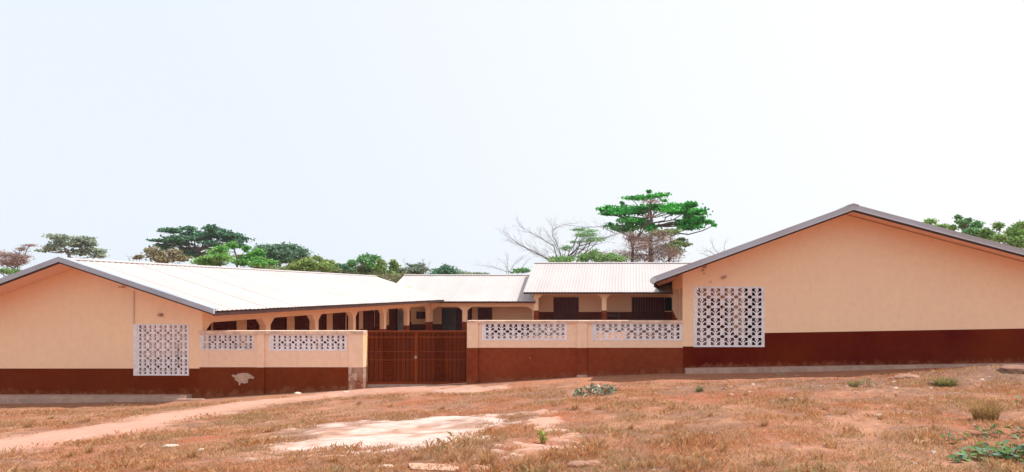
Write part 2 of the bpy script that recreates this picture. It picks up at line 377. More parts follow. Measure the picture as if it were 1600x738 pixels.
# ------------------------------------------------------------------ roofs
def sheet_mesh(name, wd, run, rise, ribs=4, h=.018):
    """one corrugated sheet: width along +v, sloping up along +u"""
    prof = []
    p = wd/ribs
    for k in range(ribs):
        s = k*p; prof += [(s+.0*p, 0), (s+.30*p, 0), (s+.42*p, h), (s+.60*p, h), (s+.72*p, 0)]
    prof.append((wd+.012, .002))
    v = []; f = []
    for q in (0, 1):
        for a, z in prof: v.append((q*run, a, z+q*rise))
    for q in (0, 1):
        for a, z in prof: v.append((q*run, a, z+q*rise-.008))
    n = len(prof)
    for i in range(n-1):
        f += [(i, i+1, n+i+1, n+i), (2*n+i, 3*n+i, 3*n+i+1, 2*n+i+1), (i, 2*n+i, 2*n+i+1, i+1)]
    me = bpy.data.meshes.new(name); me.from_pydata(v, [], f); me.materials.append(ZINC); return me
def lay_sheets(parent, n, place, run, rise, wd, rot):
    me = sheet_mesh('roof_sheet', wd, run, rise)
    for i in range(n):
        o = link('roof_sheet', me, parent, Vector(place(i))-parent.location+Vector((0, 0, .004*(i % 2)+random.uniform(0, .003))))
        o.rotation_euler = (random.uniform(-.001, .001), 0, rot)

def door(parent, name, x0, x1, z0, z1, y, mtl, planks=8, proud=.05, dark=None, label=None):
    """flat frame on a wall facing -y; leaf boards set back in it"""
    mb = MB(); fw = .07
    mb.plate([[(x0,z0),(x1,z0),(x1,z1),(x0,z1)], [(x0+fw,z0+.02),(x0+fw,z1-fw),(x1-fw,z1-fw),(x1-fw,z0+.02)]], y-proud-.02, y+.03)
    d = mb.build(name, mtl, parent)
    if label: d['label'] = label
    w_ = (x1-x0-2*fw)/planks
    for i in range(planks):
        b = MB(); a = x0+fw+i*w_
        b.box(a+.004, a+w_-.004, y-proud, y+.02, z0+.03, z1-fw-.004)
        b.build('board', dark or mtl, d)
    return d
def shutter_x(parent, name, y0, y1, z0, z1, x, mtl, leaves=2):
    """louvred shutter on a wall facing +x"""
    mb = MB(); fw = .06
    mb.plate([[(y0,z0),(y1,z0),(y1,z1),(y0,z1)], [(y0+fw,z0+fw),(y0+fw,z1-fw),(y1-fw,z1-fw),(y1-fw,z0+fw)]], x-.02, x+.07, 'x')
    d = mb.build(name, mtl, parent)
    w_ = (y1-y0-2*fw)/leaves
    for i in range(leaves):
        b = MB(); a = y0+fw+i*w_+.01
        b.box(x-.01, x+.02, a, a+w_-.02, z0+fw, z1-fw)
        n = int((z1-z0)/.12)
        for k in range(n):
            zz = z0+fw+.03+k*(z1-z0-2*fw-.06)/n
            b.hexa([(x+.02,a+.04,zz),(x+.055,a+.04,zz-.03),(x+.055,a+w_-.06,zz-.03),(x+.02,a+w_-.06,zz),
                    (x+.02,a+.04,zz+.06),(x+.055,a+.04,zz+.0),(x+.055,a+w_-.06,zz+.0),(x+.02,a+w_-.06,zz+.06)])
        b.build('shutter', mtl, d)
    return d
def arcade_outline(cols, hw, zt, z0, zb, a_end, b_end, hz=.30, hx=.32):
    """beam with haunched openings between columns; cols = centres; returns outline (a, z)"""
    o = [(a_end, zt), (b_end, zt), (b_end, z0)]
    cs = sorted(cols, reverse=True)
    for hi, lo in zip(cs, cs[1:]):
        r_, l = hi-hw, lo+hw
        o += [(r_, z0), (r_, zb-hz), (r_-hx*.12, zb-hz*.8), (r_-hx*.75, zb-hz*.1), (r_-hx*.95, zb-.005), (r_-hx*1.1, zb),
              (l+hx*1.1, zb), (l+hx*.95, zb-.005), (l+hx*.75, zb-hz*.1), (l+hx*.12, zb-hz*.8), (l, zb-hz), (l, z0)]
    o.append((a_end, z0))
    return o

# ------------------------------------------------------------------ left building (gable end towards the viewer, veranda on its right side)
YF = 20.0; YO = 18.95
def left_building():
    xp, zp = X(93, YO), Z(402, YO)                   # ridge
    sL, sR = .376, .336
    xe = X(333, YO); ze = zp-sR*(xe-xp); xl = xp-(zp-ze)/sL
    rz = lambda x: zp-sR*(x-xp) if x > xp else zp+sL*(x-xp)
    xr = X(316, YF); xw = xl+.8; floor = -.05; YB = 42.0
    root = empty('school_building', (xp, YF, -.6))
    tag(root, 'long cream and brown classroom block at the left with its gable end in front', 'building')
    g0, g1, gz1, gz0 = X(209, YF), X(295.5, YF), Z(506.5, YF), Z(587, YF); pz = Z(576, YF); u = .13
    mb = MB(); y0, y1 = YF, YF+.2
    mb.plate([[(xw,pz),(g0,pz),(g0,gz1),(g1,gz1),(g1,pz),(xr,pz),(xr,rz(xr)-u),(xp,zp-u),(xw,rz(xw)-u)]], y0, y1, mat=0)
    mb.plate([[(xw,-.9),(xr,-.9),(xr,pz),(g1,pz),(g1,gz0),(g0,gz0),(g0,pz),(xw,pz)]], y0-.003, y1, mat=1)
    mb.build('gable_wall', [PEACH, DADO], root)
    screen(root, 'breeze_block_screen', g0, g1, gz0, gz1, YF+.02, 5, 6, WHITE, left=.13, fr=.02)
    mb = MB(); cx_ = X(280, YF); mb.tube([(cx_, YF-.045, Z(573, YF)), (cx_-.01, YF-.045, Z(555, YF)), (cx_, YF-.045, Z(537, YF))], .012, 6); mb.build('crack_line_rod', FASCIA, root)  # thin dark rod added to draw the black crack line in the screen
    # inner wall, end walls, back wall
    xi = xr-2.0
    mb = MB()
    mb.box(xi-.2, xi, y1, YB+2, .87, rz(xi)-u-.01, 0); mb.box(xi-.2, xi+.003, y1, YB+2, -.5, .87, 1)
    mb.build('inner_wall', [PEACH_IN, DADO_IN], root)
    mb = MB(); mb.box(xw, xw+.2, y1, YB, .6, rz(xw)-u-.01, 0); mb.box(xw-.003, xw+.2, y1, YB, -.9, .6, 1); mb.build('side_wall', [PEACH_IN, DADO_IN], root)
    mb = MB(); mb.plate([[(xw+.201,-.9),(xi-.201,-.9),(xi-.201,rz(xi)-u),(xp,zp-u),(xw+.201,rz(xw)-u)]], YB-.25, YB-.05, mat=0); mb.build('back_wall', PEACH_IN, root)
    mb = MB(); mb.box(xi-.1, xr+.15, y1+.01, YB+1.5, -.8, floor); mb.build('veranda_floor', CEM, root)
    # openings in the inner wall
    def yy(px): return F*(-xi)/(CX-px)
    for a, b, z0, k in [(308,327,.87,2),(333,367,.87,2),(386,413,.87,2),(420.5,446,.87,2),(460.5,484,.87,2),(496,508.5,.9,2),(520,538,.87,2),(541.5,546,.9,1),(555,559,.87,1),(567.5,583,floor,2),(585.5,592.7,.87,1),(608,619.5,floor,1)]:
        shutter_x(root, 'door' if z0 < .5 else 'window', yy(a), yy(b), z0, 1.97, xi+.003, SHUT, k)
    # arcade
    cols = [YF+.02]+[F*(-xr+.03)/(CX-p) for p in (418, 494, 553, 601, 637.5, 671)]
    mb = MB(); hw = .15
    zbm = rz(xr)-u-.02
    mb.plate([arcade_outline(cols, hw, zbm, 1.65, 2.14, y1+.002, cols[-1]+hw)], xr-.26, xr, 'x'); mb.build('arcade_beam', PEACH, root)
    for c in cols[1:]:
        mb = MB(); mb.box(xr-.26, xr, c-hw, c+hw, .95, 1.65, 0); mb.box(xr-.263, xr+.003, c-hw-.003, c+hw+.003, floor, .95, 1); mb.build('column', [PEACH, DADO_F], root)
    # roof: soffit, sheets, fascia, flashings
    mb = MB(); y2 = YB+.05; d1, d2 = .10, .13
    for xa, xb in ((xl, xp), (xp, xe)):
        mb.hexa([(xa,YO,rz(xa)-d2),(xb,YO,rz(xb)-d2),(xb,y2,rz(xb)-d2),(xa,y2,rz(xa)-d2),(xa,YO,rz(xa)-d1),(xb,YO,rz(xb)-d1),(xb,y2,rz(xb)-d1),(xa,y2,rz(xa)-d1)])
    mb.build('soffit', SOFFIT, root)
    n = 25; wd = (y2-YO-.02)/n
    lay_sheets(root, n, lambda i: (xe+.05, YO+.02+i*wd+wd, ze-.02-.05), xe+.05-xp, zp-ze+.05*sR, wd, math.pi)
    lay_sheets(root, n, lambda i: (xl-.05, YO+.02+i*wd, ze-.02-.05), xp-xl+.05, zp-ze+.05*sL, wd, 0)
    for q in (xe-.02, xl-.01):
        mb = MB(); mb.box(q, q+.03, YO+.03, y2, ze-.24, ze-.06); mb.build('fascia_board', FASCIA, root)
    for xa, xb in ((xl-.06, xp), (xp, xe+.04)):
        bb = MB(); bd = MB(); za, zb_ = rz(xa), rz(xb)
        for m_, o1, o2, ya, yb in ((bb, -.155, .015, YO-.04, YO+.02), (bb, .0, .02, YO+.02, YO+.22), (bd, -.205, -.157, YO-.015, YO+.03)):
            m_.hexa([(xa,ya,za+o1),(xb,ya,zb_+o1),(xb,yb,zb_+o1),(xa,yb,za+o1),(xa,ya,za+o2),(xb,ya,zb_+o2),(xb,yb,zb_+o2),(xa,yb,za+o2)])
        bb.build('verge_flashing', TRIM, root); bd.build('barge_board', FASCIA, root)
    mb = MB(); w2 = .16
    mb.hexa([(xp-w2,YO+.2,zp-.04),(xp,YO+.2,zp+.0),(xp,y2,zp+.0),(xp-w2,y2,zp-.04),(xp-w2,YO+.2,zp-.01),(xp,YO+.2,zp+.035),(xp,y2,zp+.035),(xp-w2,y2,zp-.01)])
    mb.hexa([(xp,YO+.2,zp),(xp+w2,YO+.2,zp-.04),(xp+w2,y2,zp-.04),(xp,y2,zp),(xp,YO+.2,zp+.035),(xp+w2,YO+.2,zp-.01),(xp+w2,y2,zp-.01),(xp,y2,zp+.035)])
    mb.v = [(a_, b_, c_-.035) for a_, b_, c_ in mb.v]; mb.build('ridge_cap', ZINC, root)
    # plinth, conduit, fitting, flaked patch
    mb = MB(); mb.box(xw-.3, X(300, YF), YF-.30, YF-.004, -.9, Z(616.5, YF)); mb.box(xw-.3, X(330, YF), YF-.42, YF-.30, -.9, Z(620.5, YF)); mb.build('plinth', CEM, root)
    px_ = X(209.5, YF); mb = MB(); mb.tube([(px_, YF-.03, gz1+.02), (px_, YF-.03, Z(455, YF))], .022, 8); mb.build('conduit_pipe', PIPE, root)
    fx, fz = X(252, YF), Z(492, YF); mb = MB()
    mb.box(fx-.10, fx+.06, YF-.02, YF-.002, fz-.05, fz+.05); mb.tube([(fx-.08, YF-.03, fz-.02), (fx, YF-.09, fz+.0), (fx+.09, YF-.12, fz+.045)], [.035, .045, .025], 8); mb.build('wall_fitting', BARE, root)
    for qx, qs in ((193, 1), (187, .6)):
        fx, fz = X(qx, YF), Z(449, YF); mb = MB(); mb.tube([(fx-.05*qs, YF-.02, fz), (fx+.08*qs, YF-.07, fz+.02)], .03*qs, 6); mb.build('nest', BARE, root)
    pt = [(363,587),(366,585),(369,587),(373,584),(380,582.5),(388,583),(394,586),(399,590),(397,592),(391,591),(388,594),(389,598),(383,599.5),(378,598),(376,602),(374.5,602),(374,597),(369,594),(367,592),(370,591),(366,589)]
    mb = MB(); mb.plate([[(X(a, YF), Z(b, YF)) for a, b in pt]], YF-.046, YF-.03); pp = mb.build('flaked_paint_patch', BARE, None)
    return root, pp
LB, patch = left_building()

# ------------------------------------------------------------------ right building
def right_building():
    xp, zp = X(1333, YO), Z(320, YO); xe = X(1022, YO); ze = Z(433, YO)
    sL = (zp-ze)/(xp-xe); sR = .266; xl2 = xp+(zp-ze)/sR
    rz = lambda x: zp+sL*(x-xp) if x < xp else zp-sR*(x-xp)
    SH = .05; YB = 44.
    sh = lambda p: (p[0]+SH*(p[1]-YF), p[1], p[2])
    xc = X(1067, YF); xr = xl2-.8
    root = empty('school_building', (xp, YF, .4))
    tag(root, 'cream and maroon building at the right with a tall wide gable and grey roof edge', 'building')
    def shear(mb): mb.v = [sh(p) if p[1] > YF+.25 else p for p in mb.v]; return mb
    tl, tr, bl, br = (X(1082,YF), Z(448.5,YF)), (X(1190.5,YF), Z(447.5,YF)), (X(1086,YF), Z(542.5,YF)), (X(1197.5,YF), Z(542.5,YF))
    gx0, gx1, gz0, gz1 = X(1083.5,YF), X(1194.5,YF), Z(542.5,YF), Z(448,YF)
    pl, pr, pr2 = Z(542,YF), Z(520.5,YF), Z(513.5,YF)
    xpr = X(1600, YF); slope = (pr2-pr)/(xpr-gx1); pend = pr+slope*(xr-gx1); u = .15
    y0, y1 = YF, YF+.2
    mb = MB()
    mb.plate([[(xc,pl+.01),(gx0,pl+.01),(gx0,gz1),(gx1,gz1),(gx1,pr),(xr,pend),(xr,rz(xr)-u),(xp,zp-u),(xc,rz(xc)-u)]], y0, y1, mat=0)
    mb.plate([[(xc,0),(xr,0),(xr,pend),(gx1,pr),(gx1,gz0),(xc,gz0)]], y0-.003, y1, mat=1)
    mb.build('gable_wall', [PEACH, DADO_R], root)
    screen(root, 'breeze_block_screen', gx0, gx1, gz0+.001, gz1, YF+.02, 5, 6, WHITE, left=.05, fr=.03)
    # walls behind
    mb = MB(); xi = xc+2.0
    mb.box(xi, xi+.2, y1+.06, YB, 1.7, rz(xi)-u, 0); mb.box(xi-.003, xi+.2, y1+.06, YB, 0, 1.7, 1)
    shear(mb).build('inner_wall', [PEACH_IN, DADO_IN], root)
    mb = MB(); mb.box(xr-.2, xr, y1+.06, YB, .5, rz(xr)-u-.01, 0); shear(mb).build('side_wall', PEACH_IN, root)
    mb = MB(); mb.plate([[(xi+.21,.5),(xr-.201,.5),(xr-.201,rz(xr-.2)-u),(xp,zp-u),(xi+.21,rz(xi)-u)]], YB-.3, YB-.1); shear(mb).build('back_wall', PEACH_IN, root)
    mb = MB(); mb.box(xc-.1, xi, y1+.06, YB, 0, .85); shear(mb).build('veranda_floor', CEM, root)
    cols = [YF+.1, 23.8, 27.5, 31.2, 34.9, 38.6, 42.3]; hw = .15
    mb = MB(); mb.plate([arcade_outline(cols, hw, rz(xc)-u-.02, 2.9, 3.36, y1+.055, cols[-1]+hw)], xc, xc+.26, 'x'); shear(mb).build('arcade_beam', PEACH, root)
    for c in cols[1:]:
        mb = MB(); mb.box(xc, xc+.26, c-hw, c+hw, 1.8, 2.9, 0); mb.box(xc-.003, xc+.263, c-hw-.003, c+hw+.003, .8, 1.8, 1); shear(mb).build('column', [PEACH, DADO_F], root)
    for k in range(5):
        a = 22.3+k*3.7
        d = shutter_x(root, 'window', a, a+1.3, 1.75, 2.85, xi-.07, SHUT, 2); d.location.x += SH*(a-YF)
    mb = MB(); y2 = YB+.3; d1, d2 = .10, .14
    for xa, xb in ((xe, xp), (xp, xl2)):
        mb.hexa([(xa,YO,rz(xa)-d2),(xb,YO,rz(xb)-d2),(xb,y2,rz(xb)-d2),(xa,y2,rz(xa)-d2),(xa,YO,rz(xa)-d1),(xb,YO,rz(xb)-d1),(xb,y2,rz(xb)-d1),(xa,y2,rz(xa)-d1)])
    shear(mb).build('soffit', SOFFIT, root)
    n = 27; wd = (y2-YO-.02)/n
    lay_sheets(root, n, lambda i: (xl2+.05+SH*i*wd, YO+.02+i*wd+wd, ze-.08), xl2+.05-xp, zp-ze+.05*sR, wd, math.pi)
    lay_sheets(root, n, lambda i: (xe-.05+SH*i*wd, YO+.02+i*wd, ze-.08), xp-xe+.05, zp-ze+.05*sL, wd, 0)
    for q in (xe-.01, xl2-.02):
        mb = MB(); mb.box(q, q+.03, YO+.03, y2, ze-.33, ze-.05)
        mb.v = [(p[0]+SH*max(0, p[1]-YF), p[1], p[2]) for p in mb.v]; mb.build('fascia_board', FASCIA, root)
    for xa, xb in ((xe-.05, xp), (xp, xl2+.05)):
        bb = MB(); bl_ = MB(); bd = MB(); za, zb_ = rz(xa), rz(xb)
        for m_, o1, o2, ya, yb in ((bb, -.145, .0, YO-.03, YO+.02), (bb, .0, .02, YO-.02, YO+.22), (bl_, -.175, -.147, YO-.06, YO+.0), (bd, -.235, -.177, YO-.03, YO+.03)):
            m_.hexa([(xa,ya,za+o1),(xb,ya,zb_+o1),(xb,yb,zb_+o1),(xa,yb,za+o1),(xa,ya,za+o2),(xb,ya,zb_+o2),(xb,yb,zb_+o2),(xa,yb,za+o2)])
        bb.build('verge_flashing', TRIM_R, root); bl_.build('flashing_lip', TRIM_L, root); bd.build('barge_board', FASCIA, root)
    mb = MB(); mb.tube([(xe-.04, YO-.05, ze-.12), (xe-.04, YO+.25, ze-.12)], .10, 12); mb.build('verge_end_cap', TRIM_L, root)
    mb = MB(); w2 = .18
    for a, b in ((-w2, 0), (0, w2)):
        za, zb_ = (zp-.04, zp+.01) if a < 0 else (zp+.01, zp-.04)
        mb.hexa([(xp+a,YO-.05,za),(xp+b,YO-.05,zb_),(xp+b,y2,zb_),(xp+a,y2,za),(xp+a,YO-.05,za+.035),(xp+b,YO-.05,zb_+.035),(xp+b,y2,zb_+.035),(xp+a,y2,za+.035)])
    shear(mb).build('ridge_cap', TRIM_L, root)
    a, b = X(1070, YF), X(1640, YF)
    mb = MB(); za, zb_ = Z(575, YF), Z(566.5, YF)
    mb.hexa([(a,YF-.28,-.1),(b,YF-.28,-.1),(b,YF-.004,-.1),(a,YF-.004,-.1),(a,YF-.28,za),(b,YF-.28,zb_),(b,YF-.004,zb_),(a,YF-.004,za)])
    mb.build('plinth', CEM, root)
    fx, fz = X(1132, YF), Z(433, YF); mb = MB()
    mb.tube([(fx-.09, YF-.015, fz-.03), (fx-.03, YF-.06, fz-.02), (fx+.06, YF-.09, fz+.03)], [.05, .055, .03], 8); mb.build('wall_fitting', BARE, root)
    for (qx, qz, s) in ((1101, 418, 1), (1098, 423, .7), (1100, 428, .5), (1110, 441, .5)):
        fx, fz = X(qx, YF), Z(qz, YF); mb = MB(); mb.tube([(fx-.06*s, YF-.01, fz-.02*s), (fx+.07*s, YF-.03, fz+.03*s)], .035*s, 6); mb.build('mud_nest', BARE, root)
    return root
RB = right_building()

# ------------------------------------------------------------------ the two blocks across the back of the court
def cross_building(label, xa, xb, ye, ze, yr, zr, ycol, cols, floor, dado_c, dado_w, ztop, openings, zlow, left_wall=True, fasc=.14):
    root = empty('school_building', ((xa+xb)/2, ycol, floor-.4)); tag(root, label, 'building')
    s = (zr-ze)/(yr-ye); rzz = lambda y: ze+s*(y-ye) if y < yr else zr-s*(y-yr); yb = 2*yr-ye; yw = ycol+2.0; x0, x1 = xa+.5, xb-.02
    if not left_wall: x0 = xa+.02
    mb = MB(); hw = .17
    mb.plate([arcade_outline(cols, hw, rzz(ycol)-.12, zlow, ztop, cols[0]-hw, cols[-1]+hw, .3, .42)], ycol, ycol+.25); mb.build('arcade_beam', PEACH, root)
    for c in cols:
        mb = MB(); mb.box(c-hw, c+hw, ycol, ycol+.25, dado_c, zlow, 0); mb.box(c-hw-.003, c+hw+.003, ycol-.003, ycol+.253, floor-.3, dado_c, 1); mb.build('column', [PEACH, DADO_F], root)
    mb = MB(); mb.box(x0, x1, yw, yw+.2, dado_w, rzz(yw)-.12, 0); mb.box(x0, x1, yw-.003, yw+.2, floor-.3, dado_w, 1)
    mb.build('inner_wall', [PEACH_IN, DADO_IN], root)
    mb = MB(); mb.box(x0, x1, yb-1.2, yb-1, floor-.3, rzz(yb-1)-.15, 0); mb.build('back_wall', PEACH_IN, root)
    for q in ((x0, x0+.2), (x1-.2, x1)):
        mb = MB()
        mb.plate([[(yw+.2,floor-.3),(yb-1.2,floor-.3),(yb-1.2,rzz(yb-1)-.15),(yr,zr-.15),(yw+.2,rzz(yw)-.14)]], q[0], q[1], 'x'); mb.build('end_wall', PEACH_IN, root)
    mb = MB(); mb.box(x0-.1, x1, ycol-.1, yw+.01, floor-.8, floor); mb.build('veranda_floor', CEM, root)
    for (nm, p0, p1, z0, z1, kind) in openings:
        a, b = X(p0, yw), X(p1, yw)
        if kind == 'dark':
            mb = MB(); mb.box(a, b, yw-.02, yw-.004, z0, z1); mb.build(nm, DARK, root)['label'] = 'open doorway, the dark of its room painted on a flat panel'  # flat panel on unbroken wall; the room's darkness is put into its colour
        elif kind == 'grey': door(root, nm, a, b, z0, z1, yw, DOORM, 3, .03, GLASSY)
        else: door(root, nm, a, b, z0, z1, yw, DOORM, int(kind))
    mb = MB()
    for p, q in ((ye, yr), (yr, yb)):
        zp_, zq = rzz(p), rzz(q)
        mb.hexa([(xa,p,zp_-.12),(xb,p,zp_-.12),(xb,q,zq-.12),(xa,q,zq-.12),(xa,p,zp_-.09),(xb,p,zp_-.09),(xb,q,zq-.09),(xa,q,zq-.09)])
    mb.build('soffit', SOFFIT, root)
    n = round((xb-xa)/.9); wd = (xb-xa)/n
    lay_sheets(root, n, lambda i: (xa+i*wd+wd, ye-.06, ze-.08), yr-ye+.06, zr-ze+.06*s, wd, math.pi/2)
    lay_sheets(root, n, lambda i: (xa+i*wd, yb+.06, ze-.08), yr-ye+.06, zr-ze+.06*s, wd, -math.pi/2)
    mb = MB(); mb.box(xa+.02, xb-.02, ye-.02, ye+.01, ze-.12-fasc*.6, ze-.055); mb.build('fascia_board', FASCIA, root)
    for p, q in ((xa, xa+.03), (xb-.03, xb)):
        mb = MB()
        mb.plate([[(ye,ze-.2),(yr,zr-.2),(yb,ze-.2),(yb,ze-.06),(yr,zr-.06),(ye,ze-.06)]], p, q, 'x'); mb.build('barge_board', FASCIA, root)
    mb = MB()
    mb.hexa([(xa,yr-.18,zr-.05),(xb,yr-.18,zr-.05),(xb,yr,zr),(xa,yr,zr),(xa,yr-.18,zr-.02),(xb,yr-.18,zr-.02),(xb,yr,zr+.04),(xa,yr,zr+.04)])
    mb.hexa([(xa,yr,zr),(xb,yr,zr),(xb,yr+.18,zr-.05),(xa,yr+.18,zr-.05),(xa,yr,zr+.04),(xb,yr,zr+.04),(xb,yr+.18,zr-.02),(xa,yr+.18,zr-.02)])
    mb.v = [(a_, b_, c_-.035) for a_, b_, c_ in mb.v]; mb.build('ridge_cap', ZINC, root)
    return root
yc2 = 42.6
M2 = cross_building('low middle block behind the gate between the long left block and the raised block', X(632,46.6), X(836,42.0), 42.0, 2.55, 46.6, 4.56, yc2,
    [X(671,yc2), X(726,yc2), X(835.5,yc2)], -.05, .95, .66, 2.07,
    [('window', 651, 666, 1.07, 1.62, '2'), ('door', 690.5, 714, .1, 2.56-.02-.0, 'grey') if False else ('door', 690.5, 714, .0, 1.9, 'grey'), ('door', 714.5, 722, .0, 1.9, '2'), ('window', 731, 737.5, .7, 1.92, '2'), ('window', 747, 769, .7, 1.92, '4')], 1.7, left_wall=False)
yc3 = 42.2
M3 = cross_building('raised middle block with the higher pale roof just left of the right gable', X(818,41.6), X(818,41.6)+12.6, 41.6, 3.22, 46.2, 5.53, yc3,
    [X(837.5,yc3), X(944,yc3), X(1054,yc3)], .7, 1.80, 1.62, 2.97,
    [('door', 865, 904, .7, 2.74, '9'), ('door', 987, 1038, .7, 2.74, '12'), ('doorway', 1038.8, 1052, 1.7, 2.72, 'dark')], 2.6)
# grey blocks stacked in the far corner
root = empty('block_stack', (X(627,41), 41.2, -.05)); tag(root, 'stack of grey concrete blocks seen over the gate at the veranda corner', 'block stack')
for k in range(9):
    mb = MB(); a = X(621, 41)+random.uniform(-.02, .02); z0 = -.05+k*.215
    mb.box(a, a+.56, 41.0, 41.35, z0+.004, z0+.205); mb.build('concrete_block', GREYB, root)
# bench on the raised veranda
root = empty('bench', (X(958,43.4), 43.4, .7)); tag(root, 'dark bench against the wall on the raised veranda', 'bench')
a, b = X(947,43.4), X(968,43.4)
mb = MB(); mb.box(a, b, 43.2, 43.6, 1.34, 1.40); mb.build('seat', BENCH, root)
for q in (a+.05, b-.12): mb = MB(); mb.box(q, q+.07, 43.22, 43.58, .7, 1.338); mb.build('leg', BENCH, root)
mb = MB(); mb.box(b-.1, b-.02, 43.2, 43.6, 1.402, 1.62); mb.build('armrest', BENCH, root)

# ------------------------------------------------------------------ boundary walls
def boundary(label, px0, px1, ztop_px, zpaint_px, piers, screens, mtl=WHITE, ch=.115, dado=DADO_F):
    x0, x1 = X(px0, YF), X(px1, YF); zt = Z(ztop_px, YF); zc = zt-ch; zp = Z(zpaint_px, YF); yb0, yb1 = YF-.005, YF+.16
    root = empty('boundary_wall', ((x0+x1)/2, YF, 0)); tag(root, label, 'wall')
    holes = [[(X(a,YF), Z(d,YF)), (X(a,YF), Z(c,YF)), (X(b,YF), Z(c,YF)), (X(b,YF), Z(d,YF))] for a, b, c, d, n in screens]
    mb = MB(); mb.plate([[(x0,zp),(x1,zp),(x1,zc),(x0,zc)]]+holes, yb0, yb1, mat=0)
    mb.box(x0, x1, yb0-.003, yb1, -.9, zp, 1); mb.build('wall_panel', [PEACH_F, dado], root)
    for k, (a, b, c, d, n) in enumerate(screens):
        screen(root, 'breeze_block_screen', X(a,YF), X(b,YF), Z(d,YF), Z(c,YF), YF+.022, n, 2, mtl if k == 0 else WHITE, fr=.03, left=.07)
    for a, b, kind in piers:
        xa, xb = X(a,YF), X(b,YF); f = YF-.06; e0 = yb1+.22 if kind == 'end' else yb1+.04
        mb = MB()
        if kind == 'end':
            mb.box(xa, xb, f, e0, zp, zc, 0); mb.box(xa-.003, xb+.003, f-.003, e0, -.9, zp, 1)
            mm = [PEACH_F, PEELED]
        else:
            mb.box(xa, xb, f, e0, zp, zc, 0); mb.box(xa-.003, xb+.003, f-.003, e0, -.9, zp, 1); mm = [PEACH_F, dado]
        o = mb.build('pier', mm, root)
        if kind == 'end':
            o['label'] = 'end pier with flaking brown paint beside the gate'
            mb = MB(); mb.box(xb, xb+.004, f+.01, e0-.01, zp+.004, zc-.004); mb.build('stained_render', STAIN, root)
    mb = MB(); mb.box(x0-.0, x1+.02, YF-.085, yb1+.06, zc, zt); mb.build('coping', COPING, root)
    return root
BW1 = boundary('left boundary wall with two white flower block screens, from the left gable to the gate', 312, 568.5, 517, 574,
    [(403,414,''),(546,568.5,'end')], [(312.5,397,522.5,547,5),(421,542,522.5,548,7)], mtl=WHITE_OLD, dado=DADO_L)
BW2 = boundary('right boundary wall with two white flower block screens, from the gate to the right gable', 730.5, 1067, 501, 543.5,
    [(730.5,747.5,''),(902,917,'')], [(753,886,504.5,532,7),(925.5,1066,504.5,532,7)], ch=.072)
tag(patch, 'bare flaked patch in the brown paint left of the first pier', None); patch.parent = BW1; patch.location = -BW1.location
bpy.context.view_layer.update()
for k, (a, b, s) in enumerate([(905,623,1)]):
    x_, y_, z_ = X(908,YF), YF-.12, float(ground_z(X(908,YF), YF-.12))
    mb = MB(); mb.box(x_-.13, x_+.22, YF-.2, YF-.064, z_-.1, z_+.07); mb.build('cement_footing', BARE, BW2)

